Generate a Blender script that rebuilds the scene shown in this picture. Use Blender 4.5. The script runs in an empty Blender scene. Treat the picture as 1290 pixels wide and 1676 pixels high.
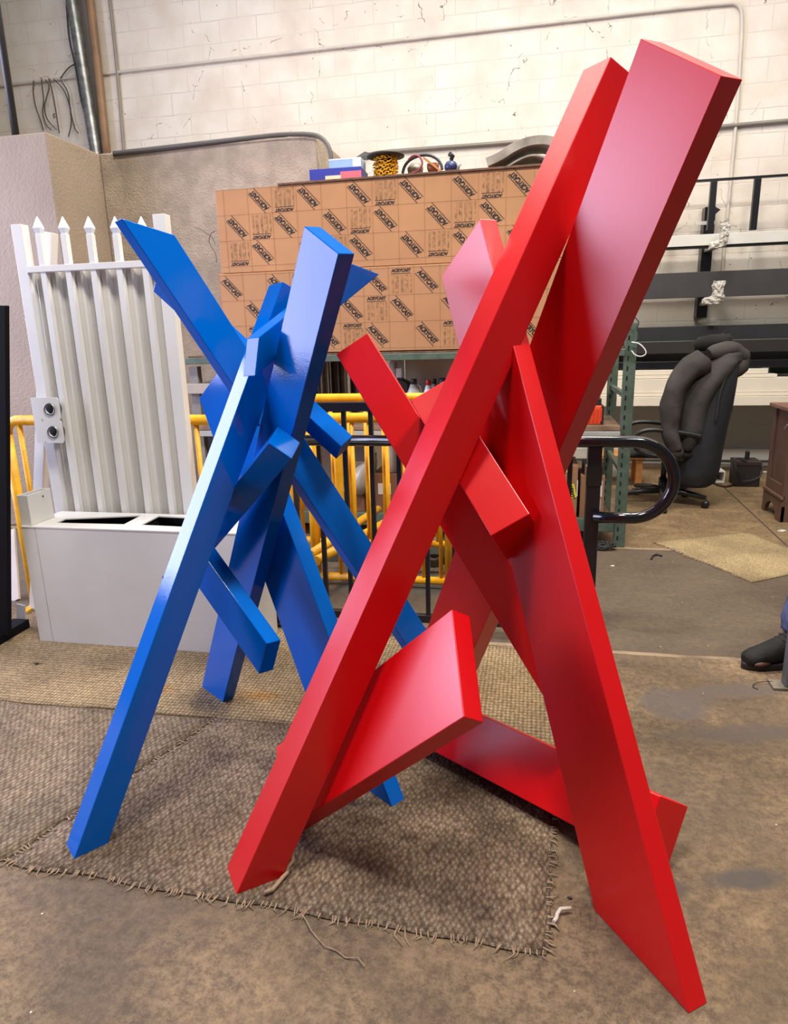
import bpy, bmesh, math, random
from mathutils import Vector, Matrix, Euler, noise
random.seed(7)
D = bpy.data; C = bpy.context.scene.collection
scene = bpy.context.scene

# ---------------------------------------------------------------- camera
CAM_H, F_PX, PITCH, ROLL, YAW = 1.4, 1105.59, 0.2512077, -0.0258917, -0.2041772
fw0 = Vector((0, math.cos(PITCH), -math.sin(PITCH))); rt0 = Vector((1, 0, 0)); up0 = rt0.cross(fw0)
rt1 = rt0*math.cos(ROLL) + up0*math.sin(ROLL); up1 = -rt0*math.sin(ROLL) + up0*math.cos(ROLL)
def room(v):   # camera frame -> room frame (x along the back wall, y towards it)
    c, s = math.cos(YAW), math.sin(YAW)
    return Vector((v.x*c + v.y*s, -v.x*s + v.y*c, v.z))
FW, RT, UP = room(fw0), room(rt1), room(up1)
EYE = Vector((0, 0, CAM_H))
cd = D.cameras.new('camera'); cam = D.objects.new('camera', cd); C.objects.link(cam)
cd.sensor_fit = 'VERTICAL'; cd.sensor_height = 36; cd.sensor_width = 36*1290/1676
cd.lens = F_PX/1676*36; cd.clip_end = 200
cam.matrix_world = Matrix(((RT.x, UP.x, -FW.x, 0), (RT.y, UP.y, -FW.y, 0), (RT.z, UP.z, -FW.z, CAM_H), (0, 0, 0, 1)))
scene.camera = cam
def ray(px, py): return FW + RT*((px-645)/F_PX) - UP*((py-838)/F_PX)
def on_n(px, py, n): d = ray(px, py); return EYE + d*(n/d.y)          # point on the plane y = n
def on_w(px, py, w): d = ray(px, py); return EYE + d*(w/d.x)          # point on the plane x = w
def on_z(px, py, z=0.0): d = ray(px, py); return EYE + d*((z-CAM_H)/d.z)

# ---------------------------------------------------------------- light
scene.view_settings.view_transform = 'Standard'; scene.view_settings.look = 'None'
scene.view_settings.exposure = -0.12; scene.view_settings.gamma = 1
w = D.worlds.new('world'); scene.world = w; w.use_nodes = True
bg = w.node_tree.nodes['Background']; bg.inputs[0].default_value = (0.80, 0.80, 0.82, 1); bg.inputs[1].default_value = 0.17
def area(name, loc, target, sx, sy, power, col):
    l = D.lights.new(name, 'AREA'); l.shape = 'RECTANGLE'; l.size = sx; l.size_y = sy; l.energy = power; l.color = col
    o = D.objects.new(name, l); C.objects.link(o); o.location = loc
    o.rotation_euler = (Vector(target)-Vector(loc)).to_track_quat('-Z', 'Y').to_euler(); return o
area('bay_door_daylight', (-6.0, 2.2, 2.3), (0, 2.2, 2.3), 5.6, 2.4, 620, (0.68, 0.70, 1.0))
area('ceiling_lamp_left', (-0.65, 1.25, 5.6), (-0.5, 1.8, 0.5), 0.8, 0.6, 240, (1.0, 0.95, 0.88))
area('ceiling_lamp_right', (1.7, 1.0, 5.6), (0.8, 1.8, 0.5), 0.9, 0.7, 215, (1.0, 0.95, 0.88))
area('ceiling_lamp_back', (0.4, 4.4, 5.7), (0.0, 3.0, 0.0), 0.9, 0.7, 170, (1.0, 0.92, 0.80))
area('high_bay_lamps', (0.4, 5.0, 6.0), (0.4, 5.3, 0), 9.0, 1.6, 300, (1.0, 0.94, 0.85))

# ---------------------------------------------------------------- helpers
def lin(c):
    r = []
    for v in c[:3]:
        v = v/255
        r.append(v/12.92 if v <= 0.04045 else ((v+0.055)/1.055)**2.4)
    return tuple(r) + (1,)
MATS = {}
def pm(name, rgb, rough=0.6, metal=0.0, var=0.06, scale=6.0, bump=0.0, bscale=60.0, coat=0.0, spec=0.5, detail=4.0, rgb2=None, ramp=(0.35, 0.65)):
    if name in MATS: return MATS[name]
    m = D.materials.new(name); m.use_nodes = True; nt = m.node_tree; N = nt.nodes; L = nt.links
    b = N['Principled BSDF']; b.inputs['Roughness'].default_value = rough; b.inputs['Metallic'].default_value = metal
    b.inputs['Coat Weight'].default_value = coat; b.inputs['Specular IOR Level'].default_value = spec
    tc = N.new('ShaderNodeTexCoord'); nz = N.new('ShaderNodeTexNoise'); nz.inputs['Scale'].default_value = scale; nz.inputs['Detail'].default_value = detail
    L.new(tc.outputs['Object'], nz.inputs['Vector'])
    cr = N.new('ShaderNodeValToRGB'); L.new(nz.outputs['Fac'], cr.inputs[0]); L.new(cr.outputs[0], b.inputs['Base Color'])
    c = lin(rgb); c2 = lin(rgb2) if rgb2 else None
    cr.color_ramp.elements[0].position, cr.color_ramp.elements[1].position = ramp
    cr.color_ramp.elements[0].color = tuple(x*(1-var) for x in c[:3]) + (1,)
    cr.color_ramp.elements[1].color = c2 if c2 else tuple(min(1, x*(1+var)) for x in c[:3]) + (1,)
    if bump:
        n2 = N.new('ShaderNodeTexNoise'); n2.inputs['Scale'].default_value = bscale; n2.inputs['Detail'].default_value = 3
        L.new(tc.outputs['Object'], n2.inputs['Vector'])
        bp = N.new('ShaderNodeBump'); bp.inputs['Strength'].default_value = bump; bp.inputs['Distance'].default_value = 0.01
        L.new(n2.outputs['Fac'], bp.inputs['Height']); L.new(bp.outputs[0], b.inputs['Normal'])
    MATS[name] = m; return m

class MB:
    def __init__(s): s.bm = bmesh.new()
    def poly(s, pts, faces):
        vs = [s.bm.verts.new(p) for p in pts]
        for f in faces: 
            try: s.bm.faces.new([vs[i] for i in f])
            except ValueError: pass
        return s
    def hexa(s, p):  # bottom ring 4, top ring 4
        return s.poly(p, [(0,3,2,1), (4,5,6,7), (0,1,5,4), (1,2,6,5), (2,3,7,6), (3,0,4,7)])
    def box(s, x0, x1, y0, y1, z0, z1, M=None):
        p = [Vector(q) for q in ((x0,y0,z0),(x1,y0,z0),(x1,y1,z0),(x0,y1,z0),(x0,y0,z1),(x1,y0,z1),(x1,y1,z1),(x0,y1,z1))]
        if M is not None: p = [M @ q for q in p]
        return s.hexa(p)
    def bar(s, a, b, w, h, up=(0,0,1)):  # rectangular bar from a to b
        a, b = Vector(a), Vector(b); d = (b-a).normalized(); u = Vector(up)
        sd = d.cross(u)
        if sd.length < 1e-4: sd = d.cross(Vector((0,1,0)))
        sd.normalize(); u = sd.cross(d).normalized(); sd *= w/2; u *= h/2
        return s.hexa([a-sd-u, a+sd-u, a+sd+u, a-sd+u, b-sd-u, b+sd-u, b+sd+u, b-sd+u])
    def tube(s, pts, r, seg=12, cap=True, sc=None):
        pts = [Vector(p) for p in pts]; n = len(pts); rs = r if isinstance(r, (list, tuple)) else [r]*n
        rings = []; t0 = (pts[1]-pts[0]).normalized(); u = t0.orthogonal().normalized()
        for i, p in enumerate(pts):
            t = (pts[min(i+1, n-1)] - pts[max(i-1, 0)]).normalized()
            u = (u - t*u.dot(t)).normalized(); v = t.cross(u)
            rings.append([s.bm.verts.new(p + (u*math.cos(2*math.pi*k/seg) + v*math.sin(2*math.pi*k/seg))*rs[i]) for k in range(seg)])
        for a, b in zip(rings, rings[1:]):
            for k in range(seg):
                f = s.bm.faces.new((a[k], a[(k+1) % seg], b[(k+1) % seg], b[k])); f.smooth = True
        if cap:
            s.bm.faces.new(rings[0][::-1]); s.bm.faces.new(rings[-1])
        return s
    def loft(s, secs, seg=20):  # secs: (center, axis_u, axis_v) ellipses
        rings = []
        for c, u, v in secs:
            c, u, v = Vector(c), Vector(u), Vector(v)
            rings.append([s.bm.verts.new(c + u*math.cos(2*math.pi*k/seg) + v*math.sin(2*math.pi*k/seg)) for k in range(seg)])
        for a, b in zip(rings, rings[1:]):
            for k in range(seg):
                f = s.bm.faces.new((a[k], a[(k+1) % seg], b[(k+1) % seg], b[k])); f.smooth = True
        s.bm.faces.new(rings[0][::-1]); s.bm.faces.new(rings[-1]); return s
    def lathe(s, c, prof, seg=20, ax=(0,0,1)):
        c = Vector(c); q = Vector((0,0,1)).rotation_difference(Vector(ax)); rings = []
        for r, z in prof:
            rings.append([s.bm.verts.new(c + q @ Vector((r*math.cos(2*math.pi*k/seg), r*math.sin(2*math.pi*k/seg), z))) for k in range(seg)])
        for a, b in zip(rings, rings[1:]):
            for k in range(seg):
                f = s.bm.faces.new((a[k], a[(k+1) % seg], b[(k+1) % seg], b[k])); f.smooth = True
        s.bm.faces.new(rings[0][::-1]); s.bm.faces.new(rings[-1]); return s
    def prism(s, pts, off):  # planar polygon extruded by vector off
        pts = [Vector(p) for p in pts]; off = Vector(off); n = len(pts)
        return s.poly(pts + [p+off for p in pts], [tuple(range(n))[::-1], tuple(range(n, 2*n))] + [(i, (i+1) % n, (i+1) % n+n, i+n) for i in range(n)])
    def torus(s, c, R, r, ax=(0,0,1), seg=16, rs=8, sx=1.0):
        c = Vector(c); q = Vector((0,0,1)).rotation_difference(Vector(ax)); rings = []
        for i in range(seg):
            a = 2*math.pi*i/seg; rings.append([])
            for k in range(rs):
                b = 2*math.pi*k/rs
                p = Vector(((R+r*math.cos(b))*math.cos(a)*sx, (R+r*math.cos(b))*math.sin(a), r*math.sin(b)))
                rings[-1].append(s.bm.verts.new(c + q @ p))
        for i in range(seg):
            a, b = rings[i], rings[(i+1) % seg]
            for k in range(rs):
                f = s.bm.faces.new((a[k], b[k], b[(k+1) % rs], a[(k+1) % rs])); f.smooth = True
        return s
    def build(s, name, mat, parent=None, bevel=0.0, seg=2, loc=None):
        bmesh.ops.recalc_face_normals(s.bm, faces=s.bm.faces)
        me = D.meshes.new(name)
        org = Vector((0,0,0))
        if parent is not None:
            p = parent
            while p is not None: org += p.location; p = p.parent
            bmesh.ops.translate(s.bm, verts=s.bm.verts, vec=-org); o_loc = Vector((0,0,0))
        else:
            if loc is None:
                vs = [v.co for v in s.bm.verts]
                loc = Vector(((min(v.x for v in vs)+max(v.x for v in vs))/2, (min(v.y for v in vs)+max(v.y for v in vs))/2, min(v.z for v in vs)))
            bmesh.ops.translate(s.bm, verts=s.bm.verts, vec=-Vector(loc)); o_loc = Vector(loc)
        s.bm.to_mesh(me); s.bm.free(); me.materials.append(mat)
        o = D.objects.new(name, me); C.objects.link(o); o.parent = parent; o.location = o_loc
        if bevel:
            b = o.modifiers.new('bevel', 'BEVEL'); b.width = bevel; b.segments = seg; b.limit_method = 'ANGLE'; b.harden_normals = False
        return o
def tag(o, label, cat, group=None):
    o['label'] = label; o['category'] = cat
    if group: o['group'] = group
    return o
def thing(name, label, cat, loc, group=None):
    o = D.objects.new(name, None); C.objects.link(o); o.location = Vector(loc); o.empty_display_size = 0.05
    return tag(o, label, cat, group)
def struct(name, mb, mat, **k):
    o = mb.build(name, mat, **k); o['kind'] = 'structure'; return o
def arc(c, r, a0, a1, n, ux=(1,0,0), uy=(0,0,1)):
    c, ux, uy = Vector(c), Vector(ux), Vector(uy)
    return [c + ux*(r*math.cos(a0+(a1-a0)*i/n)) + uy*(r*math.sin(a0+(a1-a0)*i/n)) for i in range(n+1)]

# ---------------------------------------------------------------- materials
def floor_mat():
    m = D.materials.new('worn_concrete'); m.use_nodes = True; nt = m.node_tree; N = nt.nodes; L = nt.links; b = N['Principled BSDF']
    tc = N.new('ShaderNodeTexCoord')
    def nz(scale, detail=6, rough=0.6, stretch=None, dist=0.0):
        n = N.new('ShaderNodeTexNoise'); n.inputs['Scale'].default_value = scale; n.inputs['Detail'].default_value = detail
        n.inputs['Roughness'].default_value = rough; n.inputs['Distortion'].default_value = dist
        if stretch:
            mp = N.new('ShaderNodeMapping'); mp.inputs['Scale'].default_value = stretch; L.new(tc.outputs['Object'], mp.inputs['Vector']); L.new(mp.outputs[0], n.inputs['Vector'])
        else: L.new(tc.outputs['Object'], n.inputs['Vector'])
        return n
    def ramp(src, stops):
        r = N.new('ShaderNodeValToRGB'); L.new(src, r.inputs[0]); e = r.color_ramp.elements
        while len(e) > 1: e.remove(e[0])
        e[0].position = stops[0][0]; e[0].color = stops[0][1]
        for p, c in stops[1:]: x = e.new(p); x.color = c
        return r
    def mix(f, a, c, mode='MIX'):
        x = N.new('ShaderNodeMix'); x.data_type = 'RGBA'; x.blend_type = mode
        if isinstance(f, float): x.inputs[0].default_value = f
        else: L.new(f, x.inputs[0])
        for s_, v in ((6, a), (7, c)):
            if isinstance(v, tuple): x.inputs[s_].default_value = v
            else: L.new(v, x.inputs[s_])
        return x.outputs[2]
    big = nz(1.1, 9, 0.66, dist=0.5); fine = nz(34, 12, 0.92); mid = nz(3.2, 12, 0.78, dist=0.5)
    A = ramp(mid.outputs['Fac'], [(0.30, lin((74,60,48))), (0.46, lin((108,90,72))), (0.58, lin((140,117,90))), (0.72, lin((170,145,112)))])
    A2 = mix(ramp(fine.outputs['Fac'], [(0.44, (0,0,0,1)), (0.55, (1,1,1,1))]).outputs[0], lin((62,50,40)), lin((162,138,106)))
    near = mix(0.5, A.outputs[0], A2)
    near = mix(ramp(big.outputs['Fac'], [(0.44, (0.6,0.6,0.6,1)), (0.56, (0,0,0,1))]).outputs[0], near, lin((88,74,62)))
    # smooth dark slab between the joints, tan slab beyond
    st = nz(2.4, 10, 0.74, (1, 1.5, 1), 0.8); 
    midc = mix(0.12, mix(0.5, ramp(st.outputs['Fac'], [(0.3, lin((72,62,52))), (0.55, lin((92,80,67))), (0.74, lin((122,106,86)))]).outputs[0], ramp(mid.outputs['Fac'], [(0.35, lin((76,66,56))), (0.7, lin((100,88,74)))]).outputs[0]), A2)
    farc = mix(0.4, ramp(st.outputs['Fac'], [(0.32, lin((78,62,46))), (0.5, lin((118,96,68))), (0.68, lin((160,134,98)))]).outputs[0], A2)
    sx = N.new('ShaderNodeSeparateXYZ'); L.new(tc.outputs['Object'], sx.inputs[0])
    wob = nz(3, 3)
    def math_(op, a, c, d=None):
        x = N.new('ShaderNodeMath'); x.operation = op
        for i, v in enumerate((a, c) if d is None else (a, c, d)):
            if isinstance(v, (int, float)): x.inputs[i].default_value = v
            else: L.new(v, x.inputs[i])
        return x.outputs[0]
    yw = math_('ADD', sx.outputs[1], math_('MULTIPLY', math_('SUBTRACT', wob.outputs['Fac'], 0.5), 0.05))
    s1 = math_('GREATER_THAN', yw, 2.96); s2 = math_('GREATER_THAN', yw, 4.56)
    col = mix(s1, near, midc); col = mix(s2, col, farc)
    def line(src, pos, wd): return math_('LESS_THAN', math_('ABSOLUTE', math_('SUBTRACT', src, pos), 0), wd)
    brk = ramp(mid.outputs['Fac'], [(0.40, (0.15,)*3+(1,)), (0.52, (0.85,)*3+(1,))]).outputs[0]
    col = mix(math_('MULTIPLY', line(yw, 2.945, 0.014), brk), col, lin((156,136,112)))
    col = mix(math_('MULTIPLY', line(yw, 4.545, 0.02), 0.6), col, lin((170,148,118)))
    xl = math_('ADD', sx.outputs[0], math_('MULTIPLY', sx.outputs[1], -0.035))
    col = mix(math_('MULTIPLY', line(xl, 1.52, 0.006), math_('GREATER_THAN', sx.outputs[1], 4.56)), col, lin((70,58,48)))
    # dark oil stains with a shape of their own
    for (px, py, r1, r2, col_s) in ((1225, 1440, 0.12, 0.045, (80,74,72)), (1110, 1150, 0.16, 0.14, (100,92,88)), (1230, 1200, 0.30, 0.07, (92,82,74)), (1105, 1455, 0.05, 0.04, (80,70,64)), (1205, 1130, 0.30, 0.06, (100,90,82))):
        p = on_z(px, py); mp = N.new('ShaderNodeMapping'); mp.vector_type = 'TEXTURE'; mp.inputs['Location'].default_value = p
        mp.inputs['Rotation'].default_value = (0, 0, math.radians(-38 if r1 > 0.16 and r2 < 0.06 else 12)); mp.inputs['Scale'].default_value = (r1, r2, 1)
        L.new(tc.outputs['Object'], mp.inputs['Vector']); ln = N.new('ShaderNodeVectorMath'); ln.operation = 'LENGTH'; L.new(mp.outputs[0], ln.inputs[0])
        d = math_('ADD', ln.outputs['Value'], math_('MULTIPLY', math_('SUBTRACT', mid.outputs['Fac'], 0.5), 2.0))
        rr = ramp(d, [(0.55, (0.8,0.8,0.8,1)), (1.0, (0,0,0,1))]); col = mix(rr.outputs[0], col, lin(col_s))
    # pale specks and dark specks
    sp = N.new('ShaderNodeTexVoronoi'); sp.inputs['Scale'].default_value = 9; L.new(tc.outputs['Object'], sp.inputs['Vector'])
    col = mix(math_('LESS_THAN', sp.outputs['Distance'], 0.022), col, lin((225,215,200)))
    sp2 = N.new('ShaderNodeTexVoronoi'); sp2.inputs['Scale'].default_value = 5.3; L.new(tc.outputs['Object'], sp2.inputs['Vector'])
    col = mix(math_('LESS_THAN', sp2.outputs['Distance'], 0.02), col, lin((40,34,30)))
    L.new(col, b.inputs['Base Color'])
    b.inputs['Specular IOR Level'].default_value = 0.25
    rg = ramp(mid.outputs['Fac'], [(0.3, (0.6,)*3+(1,)), (0.7, (0.85,)*3+(1,))]); L.new(rg.outputs[0], b.inputs['Roughness'])
    bp = N.new('ShaderNodeBump'); bp.inputs['Strength'].default_value = 0.5; bp.inputs['Distance'].default_value = 0.006; L.new(fine.outputs['Fac'], bp.inputs['Height']); L.new(bp.outputs[0], b.inputs['Normal'])
    return m
def wall_mat():
    m = D.materials.new('painted_block_wall'); m.use_nodes = True; nt = m.node_tree; N = nt.nodes; L = nt.links; b = N['Principled BSDF']
    tc = N.new('ShaderNodeTexCoord'); sx = N.new('ShaderNodeSeparateXYZ'); L.new(tc.outputs['Object'], sx.inputs[0])
    cb = N.new('ShaderNodeCombineXYZ'); L.new(sx.outputs[0], cb.inputs[0]); L.new(sx.outputs[2], cb.inputs[1])
    nw = N.new('ShaderNodeTexNoise'); nw.inputs['Scale'].default_value = 9; L.new(tc.outputs['Object'], nw.inputs['Vector'])
    ad = N.new('ShaderNodeVectorMath'); ad.operation = 'MULTIPLY_ADD'; L.new(nw.outputs['Color'], ad.inputs[0]); ad.inputs[1].default_value = (0.012,0.012,0); L.new(cb.outputs[0], ad.inputs[2])
    br = N.new('ShaderNodeTexBrick'); br.inputs['Scale'].default_value = 1; br.inputs['Brick Width'].default_value = 0.42; br.inputs['Row Height'].default_value = 0.215
    br.inputs['Mortar Size'].default_value = 0.006; br.inputs['Mortar Smooth'].default_value = 0.5; L.new(ad.outputs[0], br.inputs['Vector'])
    n1 = N.new('ShaderNodeTexNoise'); n1.inputs['Scale'].default_value = 2.6; n1.inputs['Detail'].default_value = 7; L.new(tc.outputs['Object'], n1.inputs['Vector'])
    n2 = N.new('ShaderNodeTexNoise'); n2.inputs['Scale'].default_value = 60; n2.inputs['Detail'].default_value = 5; n2.inputs['Roughness'].default_value = 0.7; L.new(tc.outputs['Object'], n2.inputs['Vector'])
    r1 = N.new('ShaderNodeValToRGB'); L.new(n1.outputs['Fac'], r1.inputs[0]); r1.color_ramp.elements[0].position = 0.3; r1.color_ramp.elements[1].position = 0.62
    r1.color_ramp.elements[0].color = lin((218,205,190)); r1.color_ramp.elements[1].color = lin((234,226,214))
    # light falloff painted as grey, below about 1.35 m
    gz = N.new('ShaderNodeMapRange'); L.new(sx.outputs[2], gz.inputs[0]); gz.inputs[1].default_value = 1.28; gz.inputs[2].default_value = 1.62
    gz.inputs[3].default_value = 1; gz.inputs[4].default_value = 0
    mg = N.new('ShaderNodeMix'); mg.data_type = 'RGBA'; L.new(gz.outputs[0], mg.inputs[0]); L.new(r1.outputs[0], mg.inputs[6]); mg.inputs[7].default_value = lin((178,180,174))
    def mul(f, a, c):
        x = N.new('ShaderNodeMix'); x.data_type = 'RGBA'; L.new(f, x.inputs[0]); L.new(a, x.inputs[6]); x.inputs[7].default_value = c; return x.outputs[2]
    # mortar shows only in places
    mr = N.new('ShaderNodeMapRange'); L.new(n1.outputs['Fac'], mr.inputs[0]); mr.inputs[1].default_value = 0.38; mr.inputs[2].default_value = 0.66; mr.inputs[3].default_value = 0.0; mr.inputs[4].default_value = 0.38
    mm = N.new('ShaderNodeMath'); mm.operation = 'MULTIPLY'; L.new(br.outputs['Fac'], mm.inputs[0]); L.new(mr.outputs[0], mm.inputs[1])
    col = mul(mm.outputs[0], mg.outputs[2], lin((150,138,124)))
    vo = N.new('ShaderNodeTexVoronoi'); vo.inputs['Scale'].default_value = 7; L.new(tc.outputs['Object'], vo.inputs['Vector'])
    lt = N.new('ShaderNodeMath'); lt.operation = 'LESS_THAN'; L.new(vo.outputs['Distance'], lt.inputs[0]); lt.inputs[1].default_value = 0.045
    col = mul(lt.outputs[0], col, lin((120,106,94)))
    # hairline cracks
    vc = N.new('ShaderNodeTexVoronoi'); vc.feature = 'DISTANCE_TO_EDGE'; vc.inputs['Scale'].default_value = 0.9
    ad2 = N.new('ShaderNodeVectorMath'); ad2.operation = 'MULTIPLY_ADD'; L.new(n1.outputs['Color'], ad2.inputs[0]); ad2.inputs[1].default_value = (0.5,0.5,0.5); L.new(tc.outputs['Object'], ad2.inputs[2]); L.new(ad2.outputs[0], vc.inputs['Vector'])
    l2 = N.new('ShaderNodeMath'); l2.operation = 'LESS_THAN'; L.new(vc.outputs['Distance'], l2.inputs[0]); l2.inputs[1].default_value = 0.0016
    l3 = N.new('ShaderNodeMath'); l3.operation = 'GREATER_THAN'; L.new(nw.outputs['Fac'], l3.inputs[0]); l3.inputs[1].default_value = 0.52
    l4 = N.new('ShaderNodeMath'); l4.operation = 'MULTIPLY'; L.new(l2.outputs[0], l4.inputs[0]); L.new(l3.outputs[0], l4.inputs[1])
    col = mul(l4.outputs[0], col, lin((110,96,84)))
    L.new(col, b.inputs['Base Color']); b.inputs['Roughness'].default_value = 0.7
    sm = N.new('ShaderNodeMath'); sm.operation = 'MULTIPLY_ADD'; L.new(br.outputs['Fac'], sm.inputs[0]); sm.inputs[1].default_value = -0.8; L.new(n2.outputs['Fac'], sm.inputs[2])
    bp = N.new('ShaderNodeBump'); bp.inputs['Strength'].default_value = 0.35; bp.inputs['Distance'].default_value = 0.010; L.new(sm.outputs[0], bp.inputs['Height']); L.new(bp.outputs[0], b.inputs['Normal'])
    return m
def weave_mat(name, dark, mid, light, cell=95.0, rnd=0.7, stain=0.5, bump=0.8, rot=0.0, sy=1.0, spots=()):
    m = D.materials.new(name); m.use_nodes = True; nt = m.node_tree; N = nt.nodes; L = nt.links; b = N['Principled BSDF']; b.inputs['Roughness'].default_value = 0.95
    b.inputs['Specular IOR Level'].default_value = 0.15
    tc = N.new('ShaderNodeTexCoord'); mp = N.new('ShaderNodeMapping'); mp.inputs['Rotation'].default_value = (0,0,rot); mp.inputs['Scale'].default_value = (1,sy,1)
    nd = N.new('ShaderNodeTexNoise'); nd.inputs['Scale'].default_value = 160; nd.inputs['Detail'].default_value = 2; L.new(tc.outputs['Object'], nd.inputs['Vector'])
    vd = N.new('ShaderNodeVectorMath'); vd.operation = 'MULTIPLY_ADD'; L.new(nd.outputs['Color'], vd.inputs[0]); vd.inputs[1].default_value = (0.012,0.012,0); L.new(tc.outputs['Object'], vd.inputs[2]); L.new(vd.outputs[0], mp.inputs['Vector'])
    vo = N.new('ShaderNodeTexVoronoi'); vo.inputs['Scale'].default_value = cell; vo.inputs['Randomness'].default_value = rnd; L.new(mp.outputs[0], vo.inputs['Vector'])
    n1 = N.new('ShaderNodeTexNoise'); n1.inputs['Scale'].default_value = 2.4; n1.inputs['Detail'].default_value = 6; n1.inputs['Roughness'].default_value = 0.6; L.new(tc.outputs['Object'], n1.inputs['Vector'])
    cr = N.new('ShaderNodeValToRGB'); L.new(vo.outputs['Distance'], cr.inputs[0]); e = cr.color_ramp.elements
    e[0].position = 0.05; e[0].color = lin(light); e[1].position = 0.75; e[1].color = lin(dark); x = e.new(0.38); x.color = lin(mid)
    r2 = N.new('ShaderNodeValToRGB'); L.new(n1.outputs['Fac'], r2.inputs[0]); r2.color_ramp.elements[0].position = 0.36; r2.color_ramp.elements[1].position = 0.6
    r2.color_ramp.elements[0].color = (1-stain,)*3+(1,); r2.color_ramp.elements[1].color = (1,1,1,1)
    mx = N.new('ShaderNodeMix'); mx.data_type = 'RGBA'; mx.blend_type = 'MULTIPLY'; mx.inputs[0].default_value = 1; L.new(cr.outputs[0], mx.inputs[6]); L.new(r2.outputs[0], mx.inputs[7])
    n3 = N.new('ShaderNodeTexNoise'); n3.inputs['Scale'].default_value = 130; n3.inputs['Detail'].default_value = 6; n3.inputs['Roughness'].default_value = 0.8; L.new(tc.outputs['Object'], n3.inputs['Vector'])
    r3 = N.new('ShaderNodeValToRGB'); L.new(n3.outputs['Fac'], r3.inputs[0]); r3.color_ramp.elements[0].position = 0.36; r3.color_ramp.elements[1].position = 0.6
    r3.color_ramp.elements[0].color = (0.6,)*3+(1,); r3.color_ramp.elements[1].color = (1.0,)*3+(1,)
    m2 = N.new('ShaderNodeMix'); m2.data_type = 'RGBA'; m2.blend_type = 'MULTIPLY'; m2.inputs[0].default_value = 1; L.new(mx.outputs[2], m2.inputs[6]); L.new(r3.outputs[0], m2.inputs[7])
    colr = m2.outputs[2]
    for (x_, y_, r1_, r2_, cc) in spots:
        mq = N.new('ShaderNodeMapping'); mq.vector_type = 'TEXTURE'; mq.inputs['Location'].default_value = (x_, y_, 0); mq.inputs['Scale'].default_value = (r1_, r2_, 1); L.new(tc.outputs['Object'], mq.inputs['Vector'])
        le = N.new('ShaderNodeVectorMath'); le.operation = 'LENGTH'; L.new(mq.outputs[0], le.inputs[0])
        ma = N.new('ShaderNodeMath'); ma.operation = 'MULTIPLY_ADD'; L.new(n3.outputs['Fac'], ma.inputs[0]); ma.inputs[1].default_value = 1.4; L.new(le.outputs['Value'], ma.inputs[2])
        mr = N.new('ShaderNodeMapRange'); L.new(ma.outputs[0], mr.inputs[0]); mr.inputs[1].default_value = 0.9; mr.inputs[2].default_value = 1.7; mr.inputs[3].default_value = 0.65; mr.inputs[4].default_value = 0
        mz = N.new('ShaderNodeMix'); mz.data_type = 'RGBA'; mz.blend_type = 'MULTIPLY'; L.new(mr.outputs[0], mz.inputs[0]); L.new(colr, mz.inputs[6]); mz.inputs[7].default_value = cc; colr = mz.outputs[2]
    L.new(colr, b.inputs['Base Color'])
    bp = N.new('ShaderNodeBump'); bp.invert = True; bp.inputs['Strength'].default_value = bump; bp.inputs['Distance'].default_value = 0.005; L.new(vo.outputs['Distance'], bp.inputs['Height']); L.new(bp.outputs[0], b.inputs['Normal'])
    return m
def paint(name, rgb, rough, coat, peel=0.0, spec=0.5):
    m = pm(name, rgb, rough, var=0.02, scale=3, coat=coat, bump=peel, bscale=220, spec=spec); m.node_tree.nodes['Principled BSDF'].inputs['Coat Roughness'].default_value = rough*0.6
    return m
RED = paint('satin_red_paint', (204, 0, 8), 0.33, 0.0, 0.0, 0.68)
BLUE = paint('gloss_blue_paint', (0, 94, 188), 0.09, 0.0, 0.03, 0.27)
WHITE = pm('white_powder_coat', (220,218,212), 0.35, var=0.03, scale=4)
WHITE2 = pm('white_sheet_metal', (212,208,200), 0.42, var=0.06, scale=2.2)
BLACKM = pm('black_powder_coat', (22,22,26), 0.32, var=0.15, scale=9)
BLACKG = pm('gloss_black_tube', (14,14,18), 0.14, var=0.1, scale=9, coat=0.3)
YELL = pm('chipped_yellow_paint', (236,168,12), 0.42, var=0.12, scale=14, rgb2=(246,182,30), bump=0.1)
GREEN = pm('green_rack_enamel', (78,94,80), 0.5, var=0.2, scale=12, bump=0.15)
CARD = pm('cardboard', (150,112,78), 0.85, var=0.12, scale=6)
KRAFT = pm('kraft_paper', (180,130,86), 0.7, var=0.09, scale=3.0, detail=7)
KRAFT2 = pm('kraft_paper_lower', (177,129,87), 0.72, var=0.08, scale=2.0, detail=7)
INK = pm('black_print_ink', (34,28,26), 0.7, var=0.1)
INK2 = pm('faded_print_ink', (146,106,72), 0.8, var=0.3, scale=40, rgb2=(184,134,88))
INK3 = pm('thin_print_line', (160,112,74), 0.8, var=0.1)
WOODD = pm('rough_plywood_edge', (104,74,52), 0.8, var=0.3, scale=20)
WOOD = pm('pine_wood', (190,128,70), 0.6, var=0.18, scale=9)
GREYM = pm('galvanized_steel', (150,150,146), 0.4, metal=0.6, var=0.15, scale=20)
DARK = pm('dark_plastic', (34,34,34), 0.5, var=0.15)
CONC = pm('rough_concrete', (148,132,114), 0.85, var=0.08, scale=2.0, bump=0.5, bscale=55, detail=8)
CONC2 = pm('speckled_concrete', (168,152,134), 0.85, var=0.12, scale=9, bump=0.8, bscale=80, detail=8)

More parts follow.
